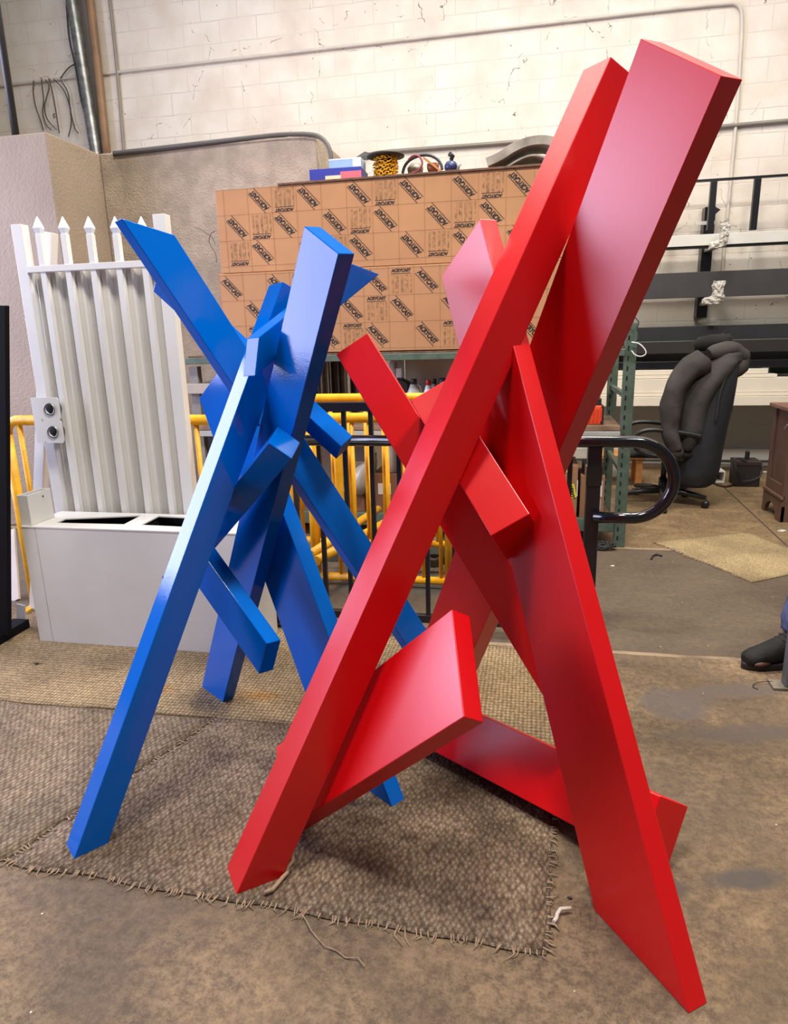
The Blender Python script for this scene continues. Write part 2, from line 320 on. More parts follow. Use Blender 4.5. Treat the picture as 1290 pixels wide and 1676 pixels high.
# ================================================================ the setting
struct('floor', MB().box(-9, 9, -4, 7.74, -0.12, 0), floor_mat(), loc=(0,0,0))
struct('wall_back', MB().box(-9, 9, 7.74, 7.94, -0.1, 7.5), wall_mat(), loc=(0,7.74,0))
ZB = on_n(75, 215, 4.6).z; XB = on_n(75, 215, 4.6).x; XA = on_n(518, 226, 5.2).x
struct('wall_left', MB().box(-9, XB, 4.6, 7.74, 0, ZB), CONC, bevel=0.012)
struct('wall_recess', MB().box(XB, XA, 5.2, 7.74, 0, ZB), CONC2, bevel=0.012)
struct('baseboard_back', MB().box(XA, 7.0, 7.70, 7.74, 0.05, 0.17), WHITE2, bevel=0.006)

# ================================================================ rugs
def rug(name, label, outline, mat, fringe_sides=(), h=0.005, step=0.05, group=None, jit=0.012, lump=0.004, fringe_len=0.022):
    """outline: 4 corners (x, y) counter-clockwise from front-left; a mesh with ragged edges."""
    a, b, c, d = [Vector((p[0], p[1], 0)) for p in outline]
    nu = max(4, int((b-a).length/step)); nv = max(4, int((d-a).length/step)); bm = bmesh.new(); g = []
    for j in range(nv+1):
        row = []
        for i in range(nu+1):
            u, v = i/nu, j/nv; p = (a*(1-u)+b*u)*(1-v) + (d*(1-u)+c*u)*v
            q = noise.noise_vector(p*7)*jit + noise.noise_vector(p*33)*jit*0.35
            e = 1.0 if i in (0, nu) or j in (0, nv) else 0.0
            z = h + lump*max(0, noise.noise(p*4+Vector((5,2,1))))*(0 if e else 1)
            row.append(bm.verts.new((p.x + q.x*e, p.y + q.y*e, z)))
        g.append(row)
    for j in range(nv):
        for i in range(nu):
            f = bm.faces.new((g[j][i], g[j][i+1], g[j+1][i+1], g[j+1][i])); f.smooth = True
    loop = [g[0][i] for i in range(nu)] + [g[j][nu] for j in range(nv)] + [g[nv][i] for i in range(nu, 0, -1)] + [g[j][0] for j in range(nv, 0, -1)]
    low = [bm.verts.new((v.co.x, v.co.y, 0.0005)) for v in loop]; n = len(loop)
    for k in range(n): bm.faces.new((loop[k], low[k], low[(k+1) % n], loop[(k+1) % n]))
    mb = MB(); mb.bm.free(); mb.bm = bm; org = (sum((p[0] for p in outline))/4, sum((p[1] for p in outline))/4, 0)
    pts = {0: [v.co.copy() for v in g[0]], 1: [g[j][nu].co.copy() for j in range(nv+1)], 2: [v.co.copy() for v in g[nv]], 3: [g[j][0].co.copy() for j in range(nv+1)]}
    root = thing(name, label, 'rug', org, group); mb.build('woven_pile', mat, root)
    if fringe_sides:
        fb = MB()
        for s in fringe_sides:
            P = pts[s]; cen = Vector(org)
            for k in range(len(P)-1):
                for t in range(4):
                    p = P[k].lerp(P[k+1], random.random()); tang = (P[k+1]-P[k]).normalized(); out = Vector((tang.y, -tang.x, 0))
                    if out.dot(p-cen) < 0: out = -out
                    L = fringe_len*random.uniform(0.25, 1.0)*(2.0 if random.random() < 0.06 else 1)
                    q1 = p + out*L*0.5 + tang*random.uniform(-0.4, 0.4)*L; q2 = p + out*L + tang*random.uniform(-0.9, 0.9)*L
                    p.z = 0.006; q1.z = random.uniform(0.003, 0.009); q2.z = 0.003
                    fb.tube([p-out*0.01, q1, q2], [0.0022, 0.0018, 0.0008], 5)
        fo = fb.build('fringe', FRINGE, root); fo['kind'] = 'stuff'
    return root
FRINGE = pm('frayed_yarn', (150,128,104), 0.95, var=0.2, scale=60)
def spot(px, py, org, r1, r2, c): p = on_z(px, py); return (p.x-org[0], p.y-org[1], r1, r2, c)
DK = (0.18,0.16,0.15,1); RUST = (1.0,0.62,0.25,1); OF = (-0.5925,1.725); OB = (-1.54,2.549)
W_FRONT = weave_mat('brown_nubby_weave', (96,79,64), (136,116,96), (170,150,128), 88, 0.6, 0.42, 0.9, 0.7, 0.55, spots=[spot(668,1372,OF,0.05,0.03,DK), spot(808,1538,OF,0.03,0.015,DK), spot(600,1345,OF,0.10,0.05,(0.5,0.46,0.42,1)), spot(820,1360,OF,0.14,0.08,(0.5,0.46,0.42,1))])
W_LEFT = weave_mat('brown_looped_weave', (96,79,64), (142,123,102), (180,160,136), 74, 0.35, 0.36, 0.9, 0.7, 0.6)
W_BACK = weave_mat('tan_ribbed_weave', (100,82,60), (162,139,106), (212,188,150), 62, 0.2, 0.26, 0.9, 0.0, 0.8, spots=[spot(425,1140,OB,0.12,0.05,RUST), spot(262,1130,OB,0.09,0.05,RUST), spot(61,1087,OB,0.05,0.012,DK), spot(175,1097,OB,0.05,0.012,DK)])
W_MAT = weave_mat('flattened_tan_carpet', (150,130,96), (184,162,122), (206,184,142), 160, 1.0, 0.36, 0.4)
rug('rug', 'brown nubby rug under the feet of the red sculpture, frayed along its front', [(-1.41,1.34), (0.065,1.30), (0.125,2.13), (-1.15,2.13)], W_FRONT, (0, 1, 3))
rug('rug', 'brown looped rug at the lower left, beside the front left foot of the blue sculpture', [(-3.2,1.36), (-1.425,1.34), (-1.165,2.12), (-3.2,2.10)], W_LEFT, (0,))
rug('rug', 'light tan ribbed rug strip running behind both sculptures under the white planter', [(-3.3,2.115), (0.14,2.14), (0.20,2.90), (-3.2,3.04)], W_BACK, ())
m1, m2, m3, m4 = on_z(1070,888), on_z(1222,871), on_z(1370,925), on_z(1232,954)
rug('rug', 'pale flattened carpet piece lying askew on the floor in front of the desk', [m1, m4, m3, m2], W_MAT, (0,), fringe_len=0.02)
# loose yarn at the corners of the front rug
def yarn(pts, label, r=0.004, mat=None):
    o = MB().tube(pts, r, 6).build('loose_yarn', mat or FRINGE); tag(o, label, 'yarn'); return o
def squiggle(px, py, n, L, seed, z=0.012, dirn=None):
    rr = random.Random(seed); p = on_z(px, py); a = rr.uniform(0, 6.3) if dirn is None else dirn; out = []
    for i in range(n):
        out.append(Vector((p.x, p.y, z + rr.uniform(0, 0.006)))); a += rr.uniform(-0.9, 0.9); p = p + Vector((math.cos(a), math.sin(a), 0))*L
    return out
yarn(squiggle(480, 1398, 9, 0.022, 3, dirn=-1.4), 'twisted grey yarn hanging loose beside the front foot of the red sculpture', 0.006)
yarn(squiggle(447, 1436, 7, 0.020, 5, dirn=0.1), 'short tangled yarn tuft lying right at the front foot of the red sculpture', 0.005)
yarn(squiggle(906, 1516, 6, 0.014, 8, dirn=0.2), 'pale yarn loop sticking out past the right corner of the front rug', 0.005, pm('pale_yarn', (200,190,178), 0.9))
yarn(squiggle(493, 1498, 9, 0.03, 11, z=0.004, dirn=-0.9), 'thin long thread curling on the concrete in front of the rug', 0.0014)

# ================================================================ sculptures (corners of every beam, metres)
BEAMS = {
    'R1': [[-0.7271, 1.3421, 0.0003], [-0.6276, 1.4192, 0.0], [-0.6926, 1.5036, 0.0], [-0.7921, 1.4264, 0.0], [0.1782, 2.0694, 2.096], [0.2593, 2.1318, 2.053], [0.1959, 2.2174, 2.0563], [0.1147, 2.155, 2.0992]],
    'R2': [[-0.2861, 2.3909, -0.0], [-0.2318, 2.4566, 0.0], [-0.43, 2.6273, 0.0], [-0.4843, 2.5616, 0.0], [0.3752, 1.7148, 1.9194], [0.4322, 1.7777, 1.9274], [0.2788, 1.9026, 2.0574], [0.2218, 1.8397, 2.0494]],
    'R3': [[0.3575, 1.2143, 0.0005], [0.4019, 1.2467, 0.0], [0.2295, 1.4882, 0.0], [0.1851, 1.4557, 0.0], [-0.1566, 2.0491, 1.7193], [-0.1127, 2.0824, 1.7199], [-0.2455, 2.2596, 1.587], [-0.2894, 2.2263, 1.5864]],
    'R4': [[0.1155, 1.7656, 0.3024], [0.2156, 1.7857, 0.3648], [0.2157, 1.8332, 0.3493], [0.1157, 1.8131, 0.2869], [-0.6118, 2.1136, 1.3571], [-0.5117, 2.1336, 1.4195], [-0.5115, 2.1811, 1.4039], [-0.6116, 2.1611, 1.3415]],
    'R5': [[-0.0966, 1.707, 0.8949], [0.0014, 1.7255, 0.9518], [0.0401, 1.8467, 0.847], [-0.0579, 1.8282, 0.7901], [-0.352, 1.9756, 1.2216], [-0.253, 1.9929, 1.2771], [-0.2264, 2.1268, 1.1877], [-0.3255, 2.1095, 1.1323]],
    'R8': [[-0.1303, 1.3336, 0.5866], [-0.1809, 1.546, 0.7515], [-0.1401, 1.5786, 0.7217], [-0.0895, 1.3662, 0.5568], [-0.6895, 1.5739, 0.012], [-0.782, 1.8043, 0.1339], [-0.7394, 1.8363, 0.1058], [-0.6196, 1.5941, 0.012]],
    'R10': [[0.3619, 1.6591, 0.2011], [0.4435, 1.6992, 0.1482], [0.3857, 1.6209, 0.004], [0.3041, 1.5808, 0.0569], [-0.3609, 2.1355, 0.2011], [-0.3177, 2.201, 0.1482], [-0.3713, 2.1198, 0.004], [-0.4144, 2.0543, 0.0569]],
    'B1': [[-1.2326, 1.3807, 0.0], [-1.1743, 1.4546, 0.0002], [-1.2364, 1.5047, 0.0005], [-1.2947, 1.4309, 0.0001], [-0.7457, 2.038, 1.575], [-0.6988, 2.0964, 1.5384], [-0.7626, 2.1445, 1.5336], [-0.8095, 2.086, 1.5702]],
    'B2': [[-1.1877, 2.2469, 0.0005], [-1.1585, 2.2882, 0.0], [-1.3049, 2.3951, 0.0], [-1.3341, 2.3538, 0.0], [-0.4743, 1.7022, 1.6055], [-0.4437, 1.7424, 1.608], [-0.5541, 1.8219, 1.6881], [-0.5848, 1.7817, 1.6856]],
    'B3': [[-0.3888, 1.7417, 0.0], [-0.357, 1.7857, 0.0], [-0.6088, 1.9698, 0.0002], [-0.6405, 1.9258, 0.0], [-1.04, 2.2291, 1.3421], [-1.008, 2.2729, 1.3417], [-1.1916, 2.4059, 1.2013], [-1.2236, 2.3621, 1.2016]],
    'B4': [[-0.4124, 2.5956, 0.0], [-0.3355, 2.7198, 0.0], [-0.3762, 2.74, -0.0], [-0.4531, 2.6158, -0.0], [-1.1936, 1.9349, 1.7618], [-1.1022, 2.0713, 1.7292], [-1.141, 2.0931, 1.7248], [-1.2324, 1.9567, 1.7574]],
    'B5': [[-0.7157, 1.7602, 1.1281], [-0.7153, 1.8387, 1.1629], [-0.6576, 1.8598, 1.1147], [-0.658, 1.7813, 1.0799], [-1.3167, 2.1218, 0.571], [-1.3098, 2.1963, 0.6118], [-1.2522, 2.2174, 0.5634], [-1.2591, 2.1429, 0.5226]],
    'B6': [[-0.7567, 1.8501, 1.4142], [-0.7716, 1.8345, 1.307], [-0.8208, 1.862, 1.3042], [-0.8059, 1.8776, 1.4114], [-0.55, 2.1229, 1.6248], [-0.485, 2.2128, 1.5989], [-0.53, 2.2458, 1.6004], [-0.595, 2.1559, 1.6263]],
    'B7': [[-0.7823, 1.7942, 0.5007], [-0.7564, 1.8468, 0.4903], [-0.794, 1.8557, 0.3792], [-0.8199, 1.8031, 0.3895], [-1.0188, 1.8806, 0.7651], [-1.0006, 1.936, 0.7633], [-1.0732, 1.9576, 0.6913], [-1.0914, 1.9022, 0.6931]],
    'B9': [[-0.6471, 2.2482, 1.0409], [-0.6177, 2.2987, 1.0706], [-0.6537, 2.3518, 1.0169], [-0.6831, 2.3012, 0.9872], [-1.268, 2.2267, 1.6244], [-1.2404, 2.2772, 1.6557], [-1.2891, 2.3298, 1.6139], [-1.3168, 2.2792, 1.5826]],
}
FACES = [(0,3,2,1), (4,5,6,7), (0,1,5,4), (1,2,6,5), (2,3,7,6), (3,0,4,7)]
def sculpture(name, label, loc, spec, mat):
    root = thing(name, label, 'sculpture', loc)
    for key, nm in spec:
        BEAM_OBJ[key] = MB().poly([Vector(v) for v in BEAMS[key]], FACES).build(nm, mat, root, bevel=0.0022, seg=2)
    return root
BEAM_OBJ = {}
red = sculpture('abstract_sculpture', 'large satin red sculpture of crossed leaning steel beams and slabs, in front on the right', (0.05, 1.7, 0),
    [('R1','beam'), ('R2','slab'), ('R3','slab'), ('R4','beam'), ('R5','beam'), ('R8','plate'), ('R10','floor_slab')], RED)
blue = sculpture('abstract_sculpture', 'glossy blue sculpture of crossed leaning steel beams, behind and left of the red one', (-0.95, 2.1, 0),
    [('B1','beam'), ('B2','slab'), ('B3','slab'), ('B4','beam'), ('B5','beam'), ('B6','beam'), ('B7','beam'), ('B9','beam')], BLUE)
# welded foot tab under the blue slab, and weld beads
def rel(p): return Vector(p)
a = BEAMS['B2']; fx = (a[1][0]+a[2][0])/2; fy = (a[1][1]+a[2][1])/2
MB().box(fx-0.03, fx+0.045, fy-0.03, fy+0.02, 0.004, 0.012).build('foot_plate', BLUE, BEAM_OBJ['B2'], bevel=0.001)

# ================================================================ printed acrylic sheet stacks
def text_mesh(body, size, ext=0.0006):
    cu = D.curves.new('lettering', 'FONT'); cu.body = body; cu.size = size; cu.align_x = 'CENTER'; cu.align_y = 'CENTER'; cu.extrude = ext
    cu.resolution_u = 2; cu.shear = 0.18; cu.offset = size*0.05; cu.space_character = 0.9
    o = D.objects.new('lettering', cu); C.objects.link(o)
    dg = bpy.context.evaluated_depsgraph_get(); me = D.meshes.new_from_object(o.evaluated_get(dg))
    D.objects.remove(o); return me
def add_mesh(mb, me, M):
    off = len(mb.bm.verts); vs = [mb.bm.verts.new(M @ v.co) for v in me.vertices]
    for p in me.polygons:
        try: mb.bm.faces.new([vs[i] for i in p.vertices])
        except ValueError: pass
ACR = text_mesh('ACRYCAST', 0.044)
AW = max(v.co.x for v in ACR.vertices)*2
STAND = Matrix.Rotation(math.pi/2, 4, 'X')      # text plane faces -y
def wall_rect(mb, cx, cz, w_, h_, y, ang=0.0, t=0.0008):
    M = Matrix.Translation((cx, y, cz)) @ Matrix.Rotation(ang, 4, 'Y')
    mb.box(-w_/2, w_/2, -t, 0, -h_/2, h_/2, M)
def sheet_stack(label, x0, x1, z0, z1, ytop, cols, rows, kfun, flip, mat, yb):
    root = thing('acrylic_sheet_stack', label, 'packaging', ((x0+x1)/2, ytop, z0), 'stacks of kraft covered sheets on the rack')
    MB().box(x0, x1, ytop, yb, z0, z1).build('kraft_cover', mat, root, bevel=0.004)
    big, small, blk, ln = MB(), MB(), MB(), MB(); y = ytop - 0.0006
    for x in cols:
        if x0 < x < x1: wall_rect(ln, x, (z0+z1)/2, 0.0022, z1-z0-0.004, y)
    for z in rows: wall_rect(ln, (x0+x1)/2, z, x1-x0-0.004, 0.0022, y)
    for r in range(len(rows)-1):
        for c in range(len(cols)-1):
            k = kfun(r, c); cx = (cols[c]+cols[c+1])/2; cz = (rows[r]+rows[r+1])/2; cw = cols[c+1]-cols[c]
            if cx < x0 + 0.05 or cx > x1 - 0.05: continue
            if k in (0, 2):
                ang = math.radians(47); L = 0.168
                M = Matrix.Translation((cx, y, cz)) @ Matrix.Rotation(ang + (math.pi if flip else 0), 4, 'Y') @ STAND @ Matrix.Diagonal((L/AW, 1.0, 1.0, 1.0))
                add_mesh(big, ACR, M)
                for s in (-1, 1):
                    d = 0.026; wall_rect(big, cx + s*d*math.sin(ang), cz + s*d*math.cos(ang), L*1.02, 0.0035, y, ang)
            elif k == 1:
                tz = cz + (-1 if flip else 1)*0.066
                M = Matrix.Translation((cx, y, tz)) @ Matrix.Rotation(math.pi if flip else 0, 4, 'Y') @ STAND @ Matrix.Diagonal((0.135/AW, 0.62, 1.0, 1.0))
                add_mesh(small, ACR, M)
                wall_rect(small, cx, tz-(-1 if flip else 1)*0.018, 0.13, 0.003, y)
                for i, (dx, ww) in enumerate(((-0.055, 0.012), (-0.028, 0.020), (0.006, 0.016), (0.036, 0.022), (0.066, 0.010))):
                    wall_rect(blk, cx+dx, cz - (-1 if flip else 1)*0.014, ww, 0.118, y)
    big.build('printed_lettering', INK, root); small.build('small_lettering', INK, root)
    blk.build('faded_print', INK2, root); ln.build('grid_line', INK3, root)
    return root
CW = 0.1705
ux0 = on_n(351.5, 312, 4.6).x; ut = on_n(351.5, 312, 4.6).z; ub = on_n(360, 449, 4.6).z; ux1 = ux0 + 2.36
ucols = [on_n(366, 330, 4.6).x + CW*(i-1) for i in range(-1+1, 17)]
urows = [ut-0.160-0.0, ut-0.322, ut-0.487]; urows = [ut-0.002] + urows
sheet_stack('upper stack of kraft covered sheets with upside down lettering, above a matching stack', ux0, ux1, ub+0.004, ut, 4.60,
    ucols, urows, lambda r, c: (c-1 + r - 1) % 4, True, KRAFT, 4.98)
lx0 = on_n(361, 450, 4.6).x - 0.01; lt = ub; lb = on_n(600, 575, 4.6).z
lcols = [on_n(398.6, 470, 4.6).x + CW*(i-1) for i in range(0, 17)]
lrows = [lt-0.012, lt-0.180, lt-0.350, lt-0.520]
sheet_stack('lower stack of kraft covered sheets with upright lettering, resting on the green rack beam', lx0, lx0+2.36, lb, lt, 4.59,
    lcols, lrows, lambda r, c: (c + r - 6) % 4, False, KRAFT2, 5.0)
UT = ut
tag(MB().box(ux0+0.45, ux1+0.02, 4.585, 5.05, UT+0.001, UT+0.014).build('plywood_board', WOODD, bevel=0.002), 'dark edged plywood board lying on top of the printed sheet stacks', 'board')
TT = UT + 0.0145

# ---- things on top of the stacks
def carton(name, label, cat, px0, px1, n, ztop_px, depth, rot, mat, group=None, z0=None, seg=None):
    a, b = on_n(px0, ztop_px, n), on_n(px1, ztop_px, n); z0 = TT if z0 is None else z0
    t = thing(name, label, cat, ((a.x+b.x)/2, n+depth/2, z0), group)
    M = Matrix.Translation(((a.x+b.x)/2, n+depth/2, 0)) @ Matrix.Rotation(rot, 4, 'Z'); hw = (b.x-a.x)/2
    MB().box(-hw, hw, -depth/2, depth/2, z0, a.z, M).build('carton', mat, t, bevel=0.003)
    return t, M, hw, z0, a.z
t, M, hw, z0, z1 = carton('product_carton', 'long flat blue and red carton lying on top of the sheet stacks', 'box', 505.5, 590, 4.66, 278, 0.22, 0.03, pm('blue_print_card', (52,58,150), 0.5))
MB().box(hw*0.2, hw*1.003, -0.1115, -0.1105, z0+0.003, z1-0.025, M).build('red_flash', pm('red_print_card', (208,104,116), 0.5), t)
MB().box(-hw*0.38, hw*0.22, -0.1125, -0.1105, z0+0.006, z0+0.036, M).build('white_label', pm('yellowed_label', (222,206,170), 0.6), t)
bz = z1
t, M, hw, z0, z1 = carton('product_carton', 'pale blue and white carton on top of the long blue carton', 'box', 538, 590, 4.70, 262, 0.15, 0.02, pm('pale_blue_card', (150,178,208), 0.5), z0=bz+0.001)
MB().box(hw*0.5, hw*1.004, -0.0765, -0.0755, z0+0.004, z1-0.003, M).build('white_end', pm('white_card', (232,230,228), 0.5), t)
MB().box(-hw, hw*1.0, -0.0762, 0.076, z1-0.004, z1+0.0035, M).build('white_lid', pm('white_card', (232,230,228), 0.5), t)
# spool of yellow chain
c = on_n(632, 286, 4.80); t = thing('chain_spool', 'spool wound with yellow plastic chain under a dark round flange', 'spool', (c.x, 4.80, TT))
zt = on_n(632, 258, 4.80).z
MB().lathe((c.x, 4.80, TT), [(0.055, 0.0), (0.055, zt-TT)], 16).build('core', DARK, t)
MB().lathe((c.x, 4.80, zt), [(0.10, 0.0), (0.125, 0.004), (0.125, 0.012), (0.02, 0.02)], 24).build('flange', pm('rusty_dark_flange', (70,64,56), 0.6, metal=0.4, var=0.3), t)
MB().lathe((c.x, 4.80, TT+0.001), [(0.10, 0.0), (0.10, 0.008)], 24).build('flange', pm('rusty_dark_flange', (70,64,56)), t)
ch = MB(); rr = random.Random(2)
for ring in range(6):
    for k in range(22):
        a_ = 2*math.pi*k/22 + ring*0.15; R_ = 0.066 + 0.006*rr.random(); z_ = TT + 0.016 + ring*(zt-TT-0.028)/5 + rr.uniform(-0.003, 0.003)
        ax = Vector((math.cos(a_), math.sin(a_), rr.uniform(-0.9, 0.9))) if k % 2 else Vector((rr.uniform(-.5,.5), rr.uniform(-.5,.5), 1))
        ch.torus((c.x + R_*math.cos(a_), 4.80 + R_*math.sin(a_), z_), 0.0115, 0.0030, ax, 10, 5, 1.25)
ch.build('yellow_chain', pm('yellow_plastic_chain', (240,176,20), 0.35), t)
tag(MB().poly([on_n(578,262,4.86), on_n(597,250,4.9), on_n(612,254,4.86), on_n(602,262,4.80), on_n(578,262,4.86)+Vector((0,0,0.006)), on_n(597,250,4.9)+Vector((0,0,0.008)), on_n(612,254,4.86)+Vector((0,0,0.008)), on_n(602,262,4.80)+Vector((0,0,0.006))],
    [(0,3,2,1),(4,5,6,7),(0,1,5,4),(1,2,6,5),(2,3,7,6),(3,0,4,7)]).build('dark_flap', DARK), 'crumpled dark flap of packing sticking up left of the chain spool', 'packaging')
# hoses and grinder
def path_n(pts, n): return [on_n(px, py, n if not isinstance(n, (list, tuple)) else n[i]) for i, (px, py) in enumerate(pts)]
def smooth(P, k=2):
    for _ in range(k):
        Q = [P[0]]
        for a_, b_ in zip(P, P[1:]): Q += [a_.lerp(b_, 0.25), a_.lerp(b_, 0.75)]
        P = Q + [P[-1]]
    return P
tag(MB().tube(smooth(path_n([(659,284),(662,272),(670,262),(684,255),(700,253),(714,258),(722,268),(724,278)], 4.84), 2), 0.0095, 10).build('hose', pm('dark_rubber_hose', (38,44,50), 0.4)), 'dark rubber hose arched on top of the sheet stacks', 'hose')
tag(MB().tube(smooth(path_n([(668,262),(676,254),(686,255),(692,264),(690,274),(683,281),(674,283)], 4.80), 2), 0.006, 8).build('hose', pm('maroon_hose', (140,50,62), 0.4)), 'thin maroon hose looped inside the dark hose', 'hose')
o = MB().lathe(on_n(680, 284, 4.92)+Vector((0,0,0.002)), [(0.05,0),(0.055,0.03),(0.035,0.055),(0.01,0.06)], 18).build('metal_dome', pm('dull_zinc', (150,140,128), 0.5, metal=0.5)); tag(o, 'dull metal dome shape sitting under the arched hose', 'cover')
o = MB().lathe(on_n(709, 282, 4.88), [(0.03,0),(0.04,0.02),(0.042,0.05),(0.02,0.055)], 16).build('copper_can', pm('copper_tin', (160,104,72), 0.4, metal=0.5)); tag(o, 'small copper coloured tin under the right end of the hose', 'tin')
o = MB().bar(on_n(693,258,4.83), on_n(722,280,4.83), 0.014, 0.012).build('wooden_stick', WOOD); tag(o, 'short wooden stick leaning across the hoses', 'stick')
t = thing('angle_grinder', 'small blue and black power tool standing on the sheet stacks right of the hoses', 'power tool', on_n(738, 278, 4.82))
g0 = on_n(738, 276, 4.82)
MB().lathe(on_n(738,279,4.82), [(0.034,0.0),(0.042,0.012),(0.042,0.03),(0.03,0.05),(0.012,0.058)], 18).build('motor_housing', pm('navy_tool_plastic', (40,50,96), 0.35), t)
MB().tube([on_n(738,262,4.82), on_n(741,256,4.82), on_n(736,252,4.80)], [0.014,0.015,0.016], 12).build('handle', DARK, t)
MB().tube([on_n(747,266,4.80), on_n(751,272,4.80), on_n(749,280,4.80)], [0.012,0.010,0.010], 10).build('guard', GREYM, t)
# bent grey boards
def curved_board(label, pts, n0, n1, th):
    P = smooth([on_n(px, py, n0) for px, py in pts], 2); mb = MB(); rings = []
    for i, p in enumerate(P):
        tn = (P[min(i+1,len(P)-1)]-P[max(i-1,0)]).normalized(); nr = Vector((-tn.z, 0, tn.x))
        if nr.z < 0: nr = -nr
        rings.append([mb.bm.verts.new(q) for q in (p, p+nr*th, Vector((p.x,n1,p.z))+nr*th, Vector((p.x,n1,p.z)))])
    for a_, b_ in zip(rings, rings[1:]):
        for k in range(4): mb.bm.faces.new((a_[k], a_[(k+1)%4], b_[(k+1)%4], b_[k]))
    mb.bm.faces.new(rings[0][::-1]); mb.bm.faces.new(rings[-1])
    return tag(mb.build('curved_board', pm('weathered_grey_wood', (150,141,128), 0.8, var=0.35, scale=7, detail=8), bevel=0.002), label, 'board')
curved_board('weathered grey curved board arching highest on top of the sheet stacks', [(799,272),(822,262),(845,246),(872,236),(900,236),(925,250),(940,268)], 4.68, 4.92, 0.052)
curved_board('lower curved grey board nested under the high arched one', [(828,276),(850,262),(872,254),(892,258),(906,270)], 4.72, 4.95, 0.012)

# ================================================================ green storage rack
RX0 = on_n(327, 720, 4.6).x; RX1 = on_n(1024, 700, 4.59).x; zs = on_n(985, 696, 4.59).z
rack = thing('storage_rack', 'green steel storage rack with slotted uprights carrying the printed sheet stacks', 'rack', ((RX0+RX1)/2, 4.6, 0))
def upright(x, y, mat, ztop, slots=True):
    u = MB().box(x-0.035, x+0.035, y, y+0.012, 0, ztop).box(x-0.035, x-0.025, y+0.012, y+0.06, 0, ztop).box(x+0.025, x+0.035, y+0.012, y+0.06, 0, ztop).build('upright', mat, rack, bevel=0.003)
    if slots:
        s = MB()
        for i in range(int(ztop/0.062)):
            z = 0.05 + i*0.062; s.box(x-0.020, x-0.010, y-0.0012, y+0.001, z, z+0.030)
        s.build('slot', pm('slot_shadow', (18,20,20), 0.9), u)
zrt = on_n(1040, 528, 4.59).z
upright(RX1, 4.555, GREEN, zrt); upright(RX1, 5.45, GREEN, zrt); upright(RX0, 4.60, pm('grey_upright', (126,122,114), 0.6, var=0.12), 1.24, False); upright(RX0, 5.14, GREEN, 1.24, False)
zb0, zb1 = on_n(640, 590, 4.53).z, on_n(640, 579, 4.53).z
MB().box(RX0-0.02, RX1-0.036, 4.53, 4.57, zb0, zb1).build('beam', GREEN, rack, bevel=0.004)
MB().box(RX0-0.02, RX1-0.036, 4.58, 5.12, zb1-0.02, zb1+0.012).build('shelf_board', WOODD, rack, bevel=0.003)
MB().box(RX0, RX1-0.036, 4.55, 5.14, zs-0.03, zs).build('shelf_board', pm('worn_shelf_wood', (132,104,82), 0.8, var=0.25, scale=10), rack, bevel=0.003)
MB().box(RX0, RX1-0.036, 4.54, 4.58, zs-0.075, zs-0.035).build('beam', pm('pale_grey_beam', (168,168,160), 0.5), rack, bevel=0.003)
MB().box(RX0, RX1-0.036, 4.57, 4.61, 0.10, 0.19).build('beam', GREEN, rack, bevel=0.004)
MB().box(RX0, RX1-0.036, 4.61, 5.14, 0.13, 0.15).build('shelf_board', WOODD, rack, bevel=0.003)
for z in (0.5, 1.0): MB().bar((RX1, 4.61, z), (RX1, 5.45, z+0.0), 0.03, 0.03).build('cross_brace', GREEN, rack)
gz = on_n(325, 636, 4.58).z
tag(MB().box(on_n(300,636,4.56).x, on_n(346,636,4.56).x, 4.54, 5.1, gz-0.035, gz+0.035).build('grey_ledge', pm('grey_ledge_paint', (168,158,144), 0.6), bevel=0.004), 'grey ledge board at the left end of the rack below the concrete wall', 'board')
ex0 = on_n(345,640,4.9).x
tag(MB().box(on_n(336,700,4.9).x, on_n(395,700,4.9).x, 4.9, 5.1, 0.16, 1.1).build('black_cabinet', pm('black_cabinet_paint', (14,14,14), 0.6), bevel=0.005), 'black cabinet standing in the dark left end of the rack', 'cabinet')
# wire ring on the upright
t = MB().tube(smooth([on_n(1034,560,4.53), on_n(1048,562,4.52), on_n(1060,577,4.52), on_n(1052,584,4.52), on_n(1040,582,4.52), on_n(1034,574,4.53)], 2), 0.0035, 8).build('white_cable', pm('white_cable_rubber', (226,224,218), 0.4)); tag(t, 'white cable loop hanging on the rack upright', 'cable')
t = MB().tube(smooth([on_n(1040,520,4.5), on_n(1047,528,4.5), on_n(1041,540,4.5), on_n(1050,548,4.5), on_n(1040,560,4.5)], 2), 0.003, 6).build('thin_wire', DARK); tag(t, 'thin dark wire dangling from the top of the rack upright', 'wire')
# shelf contents
def jug(label, px, n, ztop_px, r, body, cap, h0=None):
    p = on_n(px, ztop_px, n); t = thing('bottle', label, 'bottle', (p.x, n, zs)); H_ = p.z - zs
    MB().lathe((p.x, n, zs+0.001), [(r*0.95,0),(r,0.01),(r,H_*0.62),(r*0.45,H_*0.86),(r*0.38,H_*0.9)], 20).build('body', body, t)
    MB().lathe((p.x, n, zs+H_*0.88), [(r*0.42,0),(r*0.42,H_*0.10),(r*0.36,H_*0.12)], 16).build('cap', cap, t)
    MB().tube([(p.x+r*0.3,n,zs+H_*0.88),(p.x+r*0.85,n,zs+H_*0.84),(p.x+r*1.0,n,zs+H_*0.6)], r*0.14, 8).build('handle', body, t)
jug('silver grey bottle with a black cap on the rack shelf', 677, 4.72, 620, 0.055, pm('silver_plastic', (176,176,174), 0.35), DARK)
jug('white bottle with a red cap right of the silver bottle', 701, 4.72, 622, 0.042, pm('white_plastic', (228,226,224), 0.35), pm('red_cap', (190,40,44), 0.4))
jug('translucent grey bottle half behind the red capped one', 711, 4.86, 620, 0.035, pm('clear_grey_plastic', (170,166,158), 0.3), DARK)
